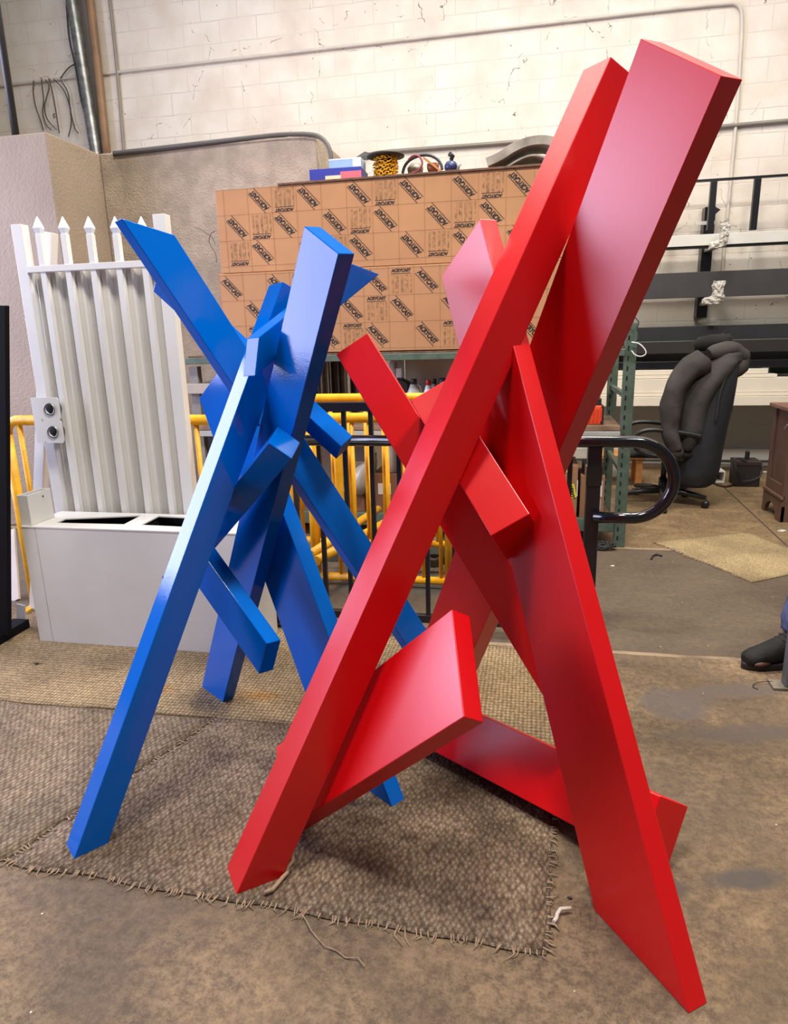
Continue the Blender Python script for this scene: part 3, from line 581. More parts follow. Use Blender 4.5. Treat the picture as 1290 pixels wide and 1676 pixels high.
tag(MB().lathe(on_n(727,626,4.72)-Vector((0,0,0.03)), [(0.02,-0.25),(0.04,-0.05),(0.04,0.05),(0.03,0.06)], 16).build('spray_gun', DARK), 'dark round tool head on the rack shelf beside the red beam', 'tool')
p0, p1 = on_n(663,600,5.08), on_n(760,600,5.08)
tag(MB().box(p0.x, p1.x+0.5, 5.08, 5.10, zs+0.001, zb0-0.005).build('plywood_sheet', pm('pale_plywood', (186,170,142), 0.7, var=0.1, scale=3), bevel=0.002), 'pale plywood panel standing at the back of the rack shelf', 'panel')
tag(MB().box(on_n(640,600,5.08).x, p0.x-0.008, 5.07, 5.10, zs+0.001, zb0-0.005).build('card_sheet', pm('grey_card_panel', (172,164,148), 0.7), bevel=0.002), 'narrow grey panel beside the pale plywood panel on the rack shelf', 'panel')
a_ = on_n(637,594,4.9)
tag(MB().lathe((a_.x+0.03,4.9,zs+0.001), [(0.028,0),(0.028,zb0-zs-0.02)], 16).build('white_pipe', WHITE), 'upright white plastic pipe on the rack shelf', 'pipe')
tag(MB().box(on_n(648,600,4.85).x, on_n(657,600,4.85).x, 4.85, 4.87, on_n(650,620,4.85).z, on_n(650,603,4.85).z).build('white_tag', WHITE), 'small white card hanging beside the white pipe', 'card')
tag(MB().prism([(on_n(652,620,4.8).x,4.78,zs+0.002),(on_n(672,640,4.8).x,4.78,zs+0.002),(on_n(668,627,4.8).x,4.78,on_n(668,627,4.8).z),(on_n(650,618,4.8).x,4.78,on_n(650,618,4.8).z)], (0,0.15,0)).build('black_case', DARK, bevel=0.004), 'black slanted case left of the silver bottle', 'case')
for i, (px, wd) in enumerate(((500,0.05),(516,0.045),(532,0.05),(548,0.06),(560,0.05),(578,0.05))):
    p = on_n(px, 615, 4.72 + 0.03*i)
    ch_ = MB().box(p.x-wd/2, p.x-wd/2+0.008, p.y, p.y+0.05, zs+0.001, zb0-0.01).box(p.x+wd/2-0.008, p.x+wd/2, p.y, p.y+0.05, zs+0.001, zb0-0.01).box(p.x-wd/2, p.x+wd/2, p.y+0.042, p.y+0.05, zs+0.001, zb0-0.01)
    tag(ch_.build('steel_channel', pm('dull_steel_'+('dark' if i % 2 else 'grey'), (64,60,56) if i % 2 else (128,122,112), 0.55, metal=0.2)), ('leftmost of the dull steel channels standing in the rack','second steel channel from the left in the rack','third steel channel from the left in the rack','fourth steel channel from the left in the rack','fifth steel channel from the left in the rack','rightmost of the steel channels standing in the rack')[i], 'channel', 'steel channels standing in the rack')
t = thing('tool_case', 'orange ribbed tool case with a black edge on the rack shelf', 'case', (on_n(965,690,4.62).x, 4.62, zs))
q0, q1 = on_n(940,690,4.62), on_n(989,664,4.62)
MB().box(q0.x, q1.x-0.012, 4.62, 4.74, zs+0.001, q1.z).build('shell', pm('orange_case_plastic', (232,84,46), 0.4), t, bevel=0.008)
rb = MB()
for i in range(7): rb.box(q0.x+0.02+i*0.024, q0.x+0.030+i*0.024, 4.612, 4.62, zs+0.02, q1.z-0.02)
rb.build('rib', pm('orange_rib_plastic', (214,66,36), 0.4), t, bevel=0.002)
MB().box(q1.x-0.012, q1.x, 4.615, 4.745, zs+0.001, q1.z).build('edge', DARK, t, bevel=0.004)
MB().box(q1.x-0.07, q1.x-0.015, 4.64, 4.70, q1.z, q1.z+0.045).build('handle', DARK, t, bevel=0.006)
# boxes below the shelf
t = thing('cardboard_box', 'brown cardboard box with a yellow printed label on the lower rack shelf', 'box', (on_n(935,810,4.63).x, 4.63, 0.15))
h0, h1 = on_n(880,800,4.62), on_n(947,762,4.62)
MB().box(h0.x, h1.x, 4.62, 4.98, 0.151, h1.z).build('carton', CARD, t, bevel=0.004)
lab = on_n(936, 804, 4.618); R80 = Matrix.Translation((lab.x, 4.617, lab.z)) @ Matrix.Rotation(math.radians(78), 4, 'Y')
MB().box(-0.048, 0.048, -0.001, 0.001, -0.024, 0.024, R80).build('yellow_label', pm('yellow_sticker', (226,220,60), 0.5), t)
hv = text_mesh('HEAVY', 0.030); mb = MB(); add_mesh(mb, hv, Matrix.Translation((lab.x, 4.6145, lab.z)) @ Matrix.Rotation(math.radians(78), 4, 'Y') @ STAND); mb.build('lettering', INK, t)
l2 = on_n(930, 769, 4.618); MB().box(-0.025, 0.025, -0.001, 0.001, -0.02, 0.02, Matrix.Translation((l2.x, 4.617, l2.z)) @ Matrix.Rotation(0.2, 4, 'Y')).build('yellow_label', pm('yellow_sticker', (226,220,60)), t)
MB().box(h1.x-0.005, h1.x+0.001, 4.612, 4.62, on_n(947,812,4.62).z, on_n(947,786,4.62).z).build('white_label', WHITE, t)
t = thing('cardboard_box', 'cardboard box with white label panels beside the slotted upright', 'box', (on_n(980,800,4.66).x, 4.66, 0.15))
k0, k1 = on_n(950,800,4.66), on_n(991,779,4.66)
MB().box(k0.x, k1.x, 4.66, 4.95, 0.151, k1.z).build('carton', pm('reddish_card', (150,108,80), 0.85), t, bevel=0.004)
MB().box(on_n(969,800,4.66).x, on_n(986,800,4.66).x, 4.657, 4.66, on_n(980,813,4.66).z, on_n(980,787,4.66).z).build('white_label', WHITE2, t)
MB().box(on_n(972,800,4.66).x, on_n(985,800,4.66).x, 4.657, 4.66, on_n(980,834,4.66).z, on_n(980,817,4.66).z).build('grey_label', pm('barcode_grey', (168,164,158), 0.7), t)
kz = k1.z
tag(MB().box(k0.x+0.02, k1.x-0.01, 4.68, 4.9, kz+0.001, kz+0.075).build('slatted_tray', pm('dark_brown_tray', (62,44,36), 0.7), bevel=0.003), 'dark brown slatted tray on top of the labelled cardboard box', 'tray')
b0, b1 = on_n(611,830,4.72), on_n(665,776,4.72)
t = thing('cardboard_box', 'brown cardboard box with a torn white label behind the yellow pickets', 'box', (b0.x, 4.72, 0.15))
MB().box(b0.x, b1.x, 4.72, 5.05, 0.151, b1.z).build('carton', pm('dark_card', (112,72,46), 0.85), t, bevel=0.004)
MB().box(on_n(619,800,4.72).x, on_n(640,800,4.72).x, 4.717, 4.72, on_n(630,809,4.72).z, on_n(630,791,4.72).z).build('white_label', pm('torn_label', (188,180,168), 0.7), t)
tag(MB().box(on_n(548,800,4.76).x, on_n(596,800,4.76).x, 4.76, 5.0, 0.151, on_n(570,800,4.76).z).build('cardboard_box', pm('mid_card', (126,88,58), 0.85), bevel=0.004), 'plain brown cardboard box under the crumpled plastic bag', 'box')
pb = MB(); rr = random.Random(4); pc = on_n(588, 775, 4.74)
pb.loft([(pc+Vector((-0.02,0,-0.15)), Vector((0.09,0,0)), Vector((0,0.07,0))), (pc+Vector((0,0,-0.06)), Vector((0.11,0,0.02)), Vector((0,0.09,0))), (pc+Vector((0.03,0,0.05)), Vector((0.10,0,0.05)), Vector((0,0.08,0))), (pc+Vector((0.10,0,0.13)), Vector((0.03,0,0.03)), Vector((0,0.03,0)))], 24)
for v in pb.bm.verts: v.co += noise.noise_vector(v.co*22)*0.035
tag(pb.build('plastic_bag', pm('milky_plastic', (168,160,146), 0.35, var=0.1)), 'crumpled milky plastic bag on the cardboard behind the pickets', 'bag')
cb_ = on_n(600, 725, 4.95); tag(MB().box(cb_.x-0.1, cb_.x+0.04, 4.93, 5.05, 0.5, zs-0.08).build('grey_carton', pm('grey_carton_card', (120,112,104), 0.8), bevel=0.004), 'grey carton just under the rack shelf', 'box')
o = on_n(642, 737, 4.8); tag(MB().lathe((o.x, 4.8, 0.45), [(0.04,0),(0.04,0.22),(0.025,0.26)], 18).build('white_tube', WHITE), 'short white tube standing among the boxes of the rack', 'tube')
# tangled wires on the lowest shelf
def wires(name, label, cx, cy, z, rx, ry, n, seed, mat):
    mb = MB(); rr = random.Random(seed)
    for i in range(n):
        a0 = rr.uniform(0, 6.3); R_ = rr.uniform(0.3, 1.0); P = []
        for k in range(14):
            a_ = a0 + k*0.45; P.append(Vector((cx + rx*R_*math.cos(a_)+rr.uniform(-.01,.01), cy + ry*R_*math.sin(a_), z + 0.012 + 0.05*rr.random()*(0.4+0.6*math.sin(a_*1.3)**2))))
        mb.tube(smooth(P, 1), 0.004, 6)
    o = mb.build(name, mat); tag(o, label, 'wire'); o['kind'] = 'stuff'; return o
c0 = on_n(985, 884, 4.68)
wires('tangled_wires', 'tangle of dark wires beside the foot of the slotted upright', c0.x-0.02, 4.50, 0.0, 0.10, 0.05, 14, 1, DARK)
c0 = on_n(728, 896, 4.7)
wires('tangled_wires', 'tangle of grey and dark scrap behind the thin yellow rail', c0.x, 4.7, 0.152, 0.25, 0.07, 24, 2, pm('scrap_mix', (84,78,72), 0.6, var=0.6, scale=30))

# ================================================================ white gate and planter at the left
GN = 2.95
def G(px, py, n=GN): return on_n(px, py, n)
gate = thing('gate', 'white metal gate with spear topped pickets and a corrugated infill, standing behind the planter', 'gate', (G(160,600).x, GN, 0.006))
gx0, gx1 = G(17,367).x, G(34,367).x; gx2, gx3 = G(249,350).x, G(269,350).x
gzt = G(25,367).z
MB().box(gx0, gx1, GN, GN+0.05, 0.006, gzt).build('post', WHITE, gate, bevel=0.002)
MB().box(gx2, gx3, GN, GN+0.05, 0.006, G(259,350).z).build('post', WHITE, gate, bevel=0.002)
rz1, rz0 = G(140,431).z, G(140,442).z
MB().box(gx1, gx2, GN-0.004, GN+0.03, rz0, rz1).build('top_rail', WHITE, gate, bevel=0.002)
MB().box(gx1, gx2, GN-0.004, GN+0.03, 0.10, 0.14).build('bottom_rail', WHITE, gate, bevel=0.002)
pxs = [62.5, 104, 146, 189, 232]
for i, px in enumerate(pxs):
    x = G(px, 392).x; zt = G(px, 383).z; hw = 0.014
    pk = MB().box(x-hw, x+hw, GN, GN+0.028, 0.12, zt).build('picket', WHITE, gate, bevel=0.001)
    zc = G(px, 374).z; zp = G(px, 353).z; q = MB()
    s1, s2 = 0.013, 0.0185; y0 = GN+0.014
    def ring(s_, z_): return [Vector((x-s_, y0-s_, z_)), Vector((x+s_, y0-s_, z_)), Vector((x+s_, y0+s_, z_)), Vector((x-s_, y0+s_, z_))]
    R = [ring(0.011, zt-0.001), ring(s1, zt+0.008), ring(s2, zc+0.004), ring(0.002, zp)]
    q.poly([p for r_ in R for p in r_], [(0,3,2,1), (12,13,14,15)] + [(j*4+k, j*4+(k+1)%4, j*4+4+(k+1)%4, j*4+4+k) for j in range(3) for k in range(4)])
    q.build('spear_point', pm('glossy_white_cap', (228,232,236), 0.15), pk, bevel=0.0015)
# corrugated infill
P = []; x = gx1 + 0.006; per = (G(104,392).x - G(62.5,392).x); xs = G(62.5,392).x - per
prof = []
while xs < gx2:
    for dx, dy in ((0.0,0.0),(0.30,0.0),(0.42,0.022),(0.80,0.022),(0.92,0.0)):
        xx = xs + dx*per
        if gx1+0.001 < xx < gx2-0.001: prof.append((xx, GN+0.032+dy))
    xs += per
prof = [(gx1, prof[0][1])] + prof + [(gx2, prof[-1][1])]
mb = MB(); zlo, zhi = 0.12, rz0+0.002
vs = [[mb.bm.verts.new((x_, y_+d_, z_)) for x_, y_ in prof] for d_ in (0, 0.0015) for z_ in (zlo, zhi)]
for k in range(len(prof)-1):
    mb.bm.faces.new((vs[0][k], vs[0][k+1], vs[1][k+1], vs[1][k])); mb.bm.faces.new((vs[2][k+1], vs[2][k], vs[3][k], vs[3][k+1]))
    mb.bm.faces.new((vs[1][k], vs[1][k+1], vs[3][k+1], vs[3][k])); mb.bm.faces.new((vs[0][k+1], vs[0][k], vs[2][k], vs[2][k+1]))
mb.build('corrugated_panel', WHITE2, gate)
# lock plate with two round holes
def holed_cell(mb, cx, cz, hw, hh, r, y0, y1, seg=32):
    o = []; c_ = []
    for k in range(seg):
        a_ = 2*math.pi*(k+0.5)/seg; dx, dz = math.cos(a_), math.sin(a_); s_ = min(hw/abs(dx) if abs(dx) > 1e-6 else 9, hh/abs(dz) if abs(dz) > 1e-6 else 9)
        o.append((cx+dx*s_, cz+dz*s_)); c_.append((cx+dx*r, cz+dz*r))
    V = [[mb.bm.verts.new((p[0], y, p[1])) for p in L_] for L_ in (o, c_) for y in (y0, y1)]
    for k in range(seg):
        j = (k+1) % seg
        mb.bm.faces.new((V[0][k], V[0][j], V[2][j], V[2][k])); mb.bm.faces.new((V[1][j], V[1][k], V[3][k], V[3][j]))
        mb.bm.faces.new((V[2][k], V[2][j], V[3][j], V[3][k])); mb.bm.faces.new((V[0][j], V[0][k], V[1][k], V[1][j]))
pn = GN-0.055; P0, P1 = on_n(49.5,651,pn), on_n(99,650,pn); pz0 = on_n(59,725,pn).z; zmid = (P0.z+pz0)/2; hh = (P0.z-pz0)/4
h1, h2 = on_n(80.5,671,pn), on_n(86,703,pn); rx = (P1.x + P0.x)/2 + 0.02
mb = MB(); mb.box(P0.x, h1.x-0.05, pn, pn+0.006, pz0, P0.z)
for hc, z_ in ((h1, zmid+hh), (h1, zmid-hh)): holed_cell(mb, h1.x+0.003, z_, 0.053, hh, 0.024, pn, pn+0.006)
pl = mb.build('lock_plate', WHITE, gate)
for z_ in (zmid+hh, zmid-hh): MB().lathe((h1.x+0.003, pn+0.05, z_), [(0.0245,0),(0.0245,0.055),(0.0295,0.055),(0.0295,0.0)], 28, (0,-1,0)).build('ring_sleeve', pm('steel_sleeve', (120,122,120), 0.35, metal=0.6), pl)
MB().box(P0.x+0.01, P0.x+0.03, pn+0.006, GN+0.002, pz0+0.02, P0.z-0.02).build('bracket', WHITE, pl)
pp = MB().bar(on_n(82,381,3.10), on_n(60,1000,3.02)+Vector((0,0,0)), 0.055, 0.05, (0,1,0)).build('square_post', WHITE, bevel=0.002)
tag(pp, 'loose white square post leaning behind the left side of the gate', 'post')

bxf = on_n(34,860,2.65).x; bxs = on_n(56,861,2.65).x; bxr = on_n(402,872,2.65).x; BZ = on_n(180,866,2.65).z
planter = thing('planter_box', 'wide white sheet metal planter box with two black openings in its lid', 'planter', ((bxf+bxr)/2, 2.78, 0.006))
MB().box(bxs+0.002, bxr, 2.65, 2.656, 0.006, BZ-0.006).build('front_panel', WHITE2, planter, bevel=0.001)
MB().box(bxf, bxs-0.001, 2.65, 2.70, 0.006, BZ-0.006).build('corner_post', WHITE2, planter, bevel=0.001)
MB().box(bxf, bxf+0.006, 2.70, 2.93, 0.006, BZ-0.006).build('side_panel', WHITE2, planter)
MB().box(bxr-0.006, bxr, 2.656, 2.93, 0.006, BZ-0.006).build('side_panel', WHITE2, planter)
MB().box(bxf+0.006, bxr-0.006, 2.924, 2.93, 0.006, BZ-0.006).build('back_panel', WHITE2, planter)
a1, a2, a3, a4 = on_z(93,855.5,BZ), on_z(107,849,BZ), on_z(231,843.5,BZ), on_z(203,858,BZ)
b1, b2, b3, b4 = on_z(231,859,BZ), on_z(260,844.5,BZ), on_z(330,848,BZ), on_z(318,863,BZ)
O = [Vector((bxf,2.648,BZ)), Vector((bxr,2.648,BZ)), Vector((bxr,2.935,BZ)), Vector((bxf,2.935,BZ))]
def slab(mb, pts, t=0.006):
    mb.prism([p - Vector((0,0,t)) for p in pts], (0,0,t))
mb = MB()
fl = lambda p, y: Vector((p.x, y, BZ))
slab(mb, [O[0], a1, a2, O[3]]); slab(mb, [O[0], fl(a1,2.648), a1]); slab(mb, [fl(a1,2.648), fl(a4,2.648), a4, a1]); slab(mb, [fl(a4,2.648), fl(b1,2.648), b1, a4])
slab(mb, [a4, b1, b2, a3]); slab(mb, [fl(b1,2.648), fl(b4,2.648), b4, b1]); slab(mb, [fl(b4,2.648), O[1], O[2], b3, b4])
slab(mb, [O[3], a2, fl(a2,2.935)]); slab(mb, [a2, a3, fl(a3,2.935), fl(a2,2.935)]); slab(mb, [a3, b2, fl(b2,2.935), fl(a3,2.935)]); slab(mb, [b2, b3, O[2], fl(b2,2.935)])
mb.build('lid', WHITE2, planter)
blk = pm('black_opening_shade', (10,10,10), 0.8)  # added black trays that stand in for the shade inside the openings
for (p, q, r_, s_) in ((a1, a2, a3, a4), (b1, b2, b3, b4)):
    x0_, x1_ = min(p.x, q.x)-0.01, max(r_.x, s_.x)+0.01
    MB().box(x0_, x1_, 2.665, 2.915, BZ-0.16, BZ-0.15).box(x0_-0.004, x0_, 2.665, 2.915, BZ-0.16, BZ-0.007).box(x1_, x1_+0.004, 2.665, 2.915, BZ-0.16, BZ-0.007).box(x0_, x1_, 2.911, 2.915, BZ-0.15, BZ-0.007).box(x0_, x1_, 2.665, 2.669, BZ-0.15, BZ-0.007).build('shade_tray', blk, planter)
s0, s1 = on_n(27,811,2.66), on_n(44,811,2.66); yb_ = 2.66 + 0.16
st = MB(); zt = s0.z
st.box(s0.x, s1.x, 2.66, 2.664, BZ+0.001, zt).box(s0.x, s1.x, yb_-0.004, yb_, BZ+0.001, zt).box(s0.x, s0.x+0.004, 2.664, yb_-0.004, BZ+0.001, zt).box(s1.x-0.004, s1.x, 2.664, yb_-0.004, BZ+0.001, zt)
t = st.build('tube_stub', WHITE2, bevel=0.001); tag(t, 'short white rectangular tube standing upright on the left end of the planter lid', 'tube')
tag(MB().lathe((s1.x+0.001, 2.76, zt-0.025), [(0.004,0),(0.004,0.003)], 10, (1,0,0)).build('screw_hole', DARK), 'dark screw head on the side of the white tube stub', 'screw')
tag(MB().bar(on_n(68,1040,2.80)+Vector((-0.12,0,0)), on_n(40,990,2.80)+Vector((-0.02,0,0)), 0.05, 0.006, (0,1,0)).build('offcut_strip', WHITE2), 'white sheet offcut strip behind the left corner of the planter', 'offcut')

# black panel at the left edge
q = on_n(9.5, 760, 2.60)
t = thing('display_board', 'tall black board on a black foot at the left edge of the picture', 'board', (q.x-0.3, 2.6, 0))
MB().prism([on_n(-120,500,2.60), on_n(8.5,500,2.60), Vector((on_n(10.5,1025,2.60).x,2.60,0.045)), Vector((on_n(-120,1025,2.60).x,2.60,0.045))], (0,0.025,0)).build('board', pm('matt_black_board', (12,11,12), 0.7, spec=0.12), t, bevel=0.002)
f0, f1 = on_z(2,1044), on_z(41,1026)
MB().bar(on_z(-40,1064,0.025), on_z(36,1020,0.025), 0.09, 0.05).build('foot', pm('matt_black_board', (12,11,12), 0.7, spec=0.12), t, bevel=0.003)
MB().lathe((q.x-0.012, 2.599, on_n(2,617,2.6).z), [(0.005,0),(0.005,0.002)], 8, (0,-1,0)).build('bolt', GREYM, t)
l0 = on_n(11,900,3.3)
tag(MB().bar(on_n(14,870,3.35), on_n(22,985,3.12), 0.10, 0.012, (0,-1,0)).build('leaning_board', pm('off_white_board', (196,184,170), 0.8)), 'off white board leaning at the floor behind the black board', 'board')

# ================================================================ yellow crowd barriers
def barrier(label, p0, p1, zt, zl, n, r=0.019, rp=0.0095, posts=(0, 1), foot=True, group=None, top_only=False):
    p0, p1 = Vector(p0), Vector(p1); d = p1-p0; t = thing('crowd_barrier', label, 'barrier', ((p0.x+p1.x)/2, (p0.y+p1.y)/2, 0), group)
    up = lambda p, z: Vector((p.x, p.y, z))
    c = 0.07; dn = d.normalized()
    top = [up(p0, zt-c)] + [up(p0 + dn*(c*(1-math.cos(a_))), zt-c+c*math.sin(a_)) for a_ in (0.5, 1.0, 1.57)] + [up(p1 - dn*(c*(1-math.cos(a_))), zt-c+c*math.sin(a_)) for a_ in (1.57, 1.0, 0.5)] + [up(p1, zt-c)]
    MB().tube(top, r, 14).build('top_rail', YELL, t)
    for k in posts: MB().tube([up((p0, p1)[k], 0.01), up((p0, p1)[k], zt-c+0.002)], r, 12).build('post', YELL, t)
    MB().tube([up(p0, zl), up(p1, zl)], r*0.8, 12).build('bottom_rail', YELL, t)
    for i in range(n):
        p = p0 + d*((i+0.5)/n); MB().tube([up(p, zl), up(p, zt-r*0.5)], rp, 8).build('picket', YELL, t)
    if foot:
        sd = Vector((-dn.y, dn.x, 0))
        for k in posts:
            q = (p0, p1)[k]; MB().bar(up(q - sd*0.12, 0.012), up(q + sd*0.2, 0.012), 0.045, 0.012).build('foot', YELL, t)
    return t
ra = on_n(20, 688, 3.05); pA = on_z(48, 1000)
barrier('yellow crowd barrier at the far left, passing behind the white gate', (on_n(40,880,3.05).x, 3.05, 0), (-1.36, 3.05, 0), ra.z, 0.16, 8, r=0.026, rp=0.013)
pB = on_n(560, 651, 3.80)
barrier('yellow crowd barrier whose bright top rail shows between the two sculptures', (on_n(470,650,3.80).x, 3.80, 0), (on_n(760,645,3.80).x, 3.80, 0), pB.z, 0.215, 10, r=0.024, rp=0.0125)
pC = on_n(560, 684, 3.62)
tc_ = barrier('yellow crowd barrier with a stained lower top rail, just behind the black railing', (on_n(505,684,3.62).x, 3.62, 0), (on_n(735,684,3.62).x, 3.62, 0), pC.z, 0.05, 8, r=0.028, rp=0.012, foot=False)
for (s_, e_) in (((508,908),(660,806)), ((518,918),(655,842))):
    A_ = on_z(s_[0], s_[1], 0.26); B_ = on_z(e_[0], e_[1], 0.26)
    B2_ = A_ + (B_-A_).normalized()*1.05
    MB().tube([A_, B2_], 0.026, 14).build('splayed_foot', YELL, tc_)
mb_ = on_n(555, 780, 3.58); MB().box(mb_.x-0.02, mb_.x+0.02, 3.58, 3.60, 0.25, pC.z-0.03).build('flat_picket', YELL, tc_, bevel=0.003)

# ================================================================ black railing with looped handrail
RN = 3.04
rl = thing('railing', 'black steel railing with square pickets and a round handrail looping back at its right end', 'railing', (on_n(700,1000,RN).x, RN, 0))
tz1, tz0 = on_n(560, 658, RN).z, on_n(560, 673, RN).z
xl, xr = on_n(449, 1000, RN).x, on_n(968, 850, RN).x
MB().box(xl, on_n(690,665,RN).x, RN-0.02, RN+0.02, tz0, tz1).build('top_bar', BLACKM, rl, bevel=0.003)
hz_ = on_n(980, 720, RN).z; hz2 = on_n(980, 842, RN).z; rr_ = (hz_-hz2)/2; cx_ = on_n(1033, 780, RN).x
hp = [Vector((on_n(490,720,RN).x, RN-0.05, hz_)), Vector((cx_, RN-0.05, hz_))] + arc((cx_, RN-0.05, (hz_+hz2)/2), rr_, math.pi/2, -math.pi/2, 22)[1:] + [Vector((xr, RN-0.05, hz2))]
MB().tube(hp, 0.0255, 20).build('handrail', BLACKG, rl)
MB().box(xr-0.03, xr+0.03, RN-0.03, RN+0.03, 0.0, hz_-0.02).build('end_post', BLACKM, rl, bevel=0.004)
MB().box(xr-0.034, xr+0.034, RN-0.036, RN+0.034, hz_-0.20, hz_-0.11).build('sleeve', BLACKG, rl, bevel=0.006)
MB().box(xl-0.035, xl+0.035, RN-0.03, RN+0.03, 0.0, tz1-0.002).build('end_post', BLACKM, rl, bevel=0.004)
MB().box(xl-0.07, xl+0.07, RN-0.06, RN+0.06, 0.005, 0.015).build('foot_plate', BLACKM, rl, bevel=0.002)
MB().box(xl+0.035, xr-0.03, RN-0.016, RN+0.016, 0.05, 0.09).build('bottom_bar', BLACKM, rl, bevel=0.003)
sp = on_n(607, 690, RN).x - on_n(563, 690, RN).x; x = on_n(563, 690, RN).x
while x - sp > xl + 0.06: x -= sp
while x < xr - 0.06:
    zt_ = tz0 if x < on_n(690,665,RN).x else hz_-0.02
    MB().box(x-0.0105, x+0.0105, RN-0.0105, RN+0.0105, 0.09, zt_).build('picket', BLACKM, rl, bevel=0.001); x += sp
# bins and pads on the floor behind the railing
def bin_(name, label, px0, px1, pyt, n, d, mat, z0=0.0):
    a, b = on_n(px0, pyt, n), on_n(px1, pyt, n); return tag(MB().hexa([Vector(v) for v in ((a.x+.02,n+.02,z0),(b.x-.02,n+.02,z0),(b.x-.02,n+d-.02,z0),(a.x+.02,n+d-.02,z0),(a.x,n,a.z),(b.x,n,a.z),(b.x,n+d,a.z),(a.x,n+d,a.z))]).build(name, mat, bevel=0.006), label, 'bin')
bin_('storage_bin', 'dark grey plastic bin behind the blue sculpture and black railing', 535, 625, 918, 4.02, 0.35, pm('dark_grey_bin', (36,35,32), 0.6))
bin_('storage_bin', 'grey green plastic bin seen left of the lower red slab', 672, 800, 905, 4.05, 0.35, pm('grey_green_bin', (44,44,40), 0.55))
bin_('floor_pad', 'flat grey foam pad lying on the floor behind the railing', 540, 800, 988, 3.50, 0.4, pm('grey_pad', (74,69,60), 0.8), 0.001)
cp = on_n(716, 985, 3.9); tag(MB().torus((cp.x-0.02, 3.9, 0.13), 0.07, 0.03, (0,1,0), 24, 10).build('rubber_wheel', pm('grey_rubber', (92,88,80), 0.7)), 'grey rubber wheel standing by the grey green bin', 'wheel')

# ================================================================ pipes, duct and cables on the walls
WN = 7.74
def wpipe(name, label, pts, r, mat, n=WN, k=2, cat='pipe'):
    return tag(MB().tube(smooth([on_n(px, py, n - r - 0.004) for px, py in pts], k), r, 12).build(name, mat), label, cat)
cond = pm('painted_conduit', (206,198,186), 0.5); condg = pm('grey_conduit', (138,132,122), 0.5, metal=0.3)
wpipe('conduit', 'cream conduit running across the wall top and turning down at the right', [(-15,142),(330,102.3),(760,54),(1195,3.5),(1210,8),(1216,24),(1211,120),(1204,215),(1196,300),(1188,380),(1180,470)], 0.016, cond, cat='conduit')
wpipe('conduit', 'grey conduit low on the white wall above the sheet stacks', [(590,258),(614,250),(668,245.4),(841,233),(950,222)], 0.020, condg, cat='conduit')
wpipe('conduit', 'grey conduit on the wall right of the tall red slab', [(1120,213),(1187.3,206.7),(1330,194)], 0.020, condg, cat='conduit')
wpipe('conduit', 'thin vertical conduit right of the brown pipe', [(176,-30),(181,10),(193,122),(204,262)], 0.018, pm('dull_conduit', (150,142,130), 0.5), cat='conduit')
wpipe('brown_pipe', 'brown painted vertical pipe on the white wall beside the silver duct', [(145,-30),(150,20),(162,122),(176,262)], 0.045, pm('brown_pipe_paint', (150,116,84), 0.5, var=0.15), n=WN-0.05, k=1)
fd = []; P_ = [on_n(113,-30,WN-0.13), on_n(159,262,WN-0.13)]; ns = 90; rs_ = []
for i in range(ns): fd.append(P_[0].lerp(P_[1], i/(ns-1))); rs_.append(0.062 + 0.004*math.sin(i*math.pi))
rs_ = [0.060 + (0.006 if i % 2 else 0) for i in range(ns)]
tag(MB().tube(fd, rs_, 16).build('flexible_duct', pm('silver_duct', (150,150,148), 0.35, metal=0.7, var=0.3, scale=14)), 'silver flexible duct running down the white wall', 'duct')
tag(MB().bar(on_n(134,-30,WN-0.04), on_n(172,262,WN-0.04), 0.10, 0.05, (0,1,0)).build('grey_channel', pm('grey_channel_paint', (122,116,110), 0.5)), 'grey steel channel between the silver duct and the brown pipe', 'channel')
tag(MB().tube(smooth([on_n(px, py, WN-0.16) for px, py in ((108,-20),(112,60),(122,100),(128,135),(134,170),(148,215),(152,250))], 2), 0.010, 8).build('black_cable', DARK), 'black cable strapped along the silver duct', 'cable')
wb = [[(55,132),(54,150),(58,175),(66,195),(71,213)], [(68,130),(70,150),(72,165),(69,185),(75,205),(84,213)], [(80,128),(86,150),(92,185),(97,218)], [(88,130),(104,145),(114,170),(118,200),(112,224)],
      [(74,131),(82,140),(76,160),(72,175),(76,195),(92,212)], [(99,128),(112,110),(125,104),(134,88),(143,70)], [(100,132),(112,150),(115,180),(122,210),(128,218)]]
for i, pts in enumerate(wb):
    nearest = ['left end of the conduit, with a small loop in it','conduit beside the looped wire','conduit, nearly straight','conduit nearest the silver duct, bowed','conduit and crossing its neighbours','conduit up across the silver duct','conduit, thin and faint beside the bowed one'][i]
    tag(MB().tube(smooth([on_n(px, py, WN-0.05) for px, py in pts], 2), 0.0065, 6).build('loose_wire', pm('old_wire', (84,74,68), 0.7)), 'thin wire hanging from the ' + nearest, 'wire', 'wires hanging off the cream conduit')
bp_ = on_n(25, 216, 4.75); tp_ = on_n(-4, 40, 4.75)
tag(MB().tube([Vector((bp_.x-0.0, 4.75, ZB)), Vector((bp_.x-0.0, 4.75, ZB+2.0))], 0.026, 14).build('black_pipe', pm('black_iron_pipe', (48,46,46), 0.45, metal=0.3)), 'black iron pipe rising from the top of the left concrete wall', 'pipe')
ce = pm('dark_edge_conduit', (96,92,86), 0.5, metal=0.3)
tag(MB().tube(smooth([on_n(186,251,5.178), on_n(300,238,5.178), on_n(430,223,5.178), on_n(470,219.5,5.178), on_n(512,219.5,5.178), on_n(528,226,5.178), on_n(539,240,5.178), on_n(543,262,5.178), on_n(544,300,5.178)], 2), 0.016, 12).build('conduit', ce), 'dark conduit along the top edge of the concrete wall bending down its end', 'conduit')
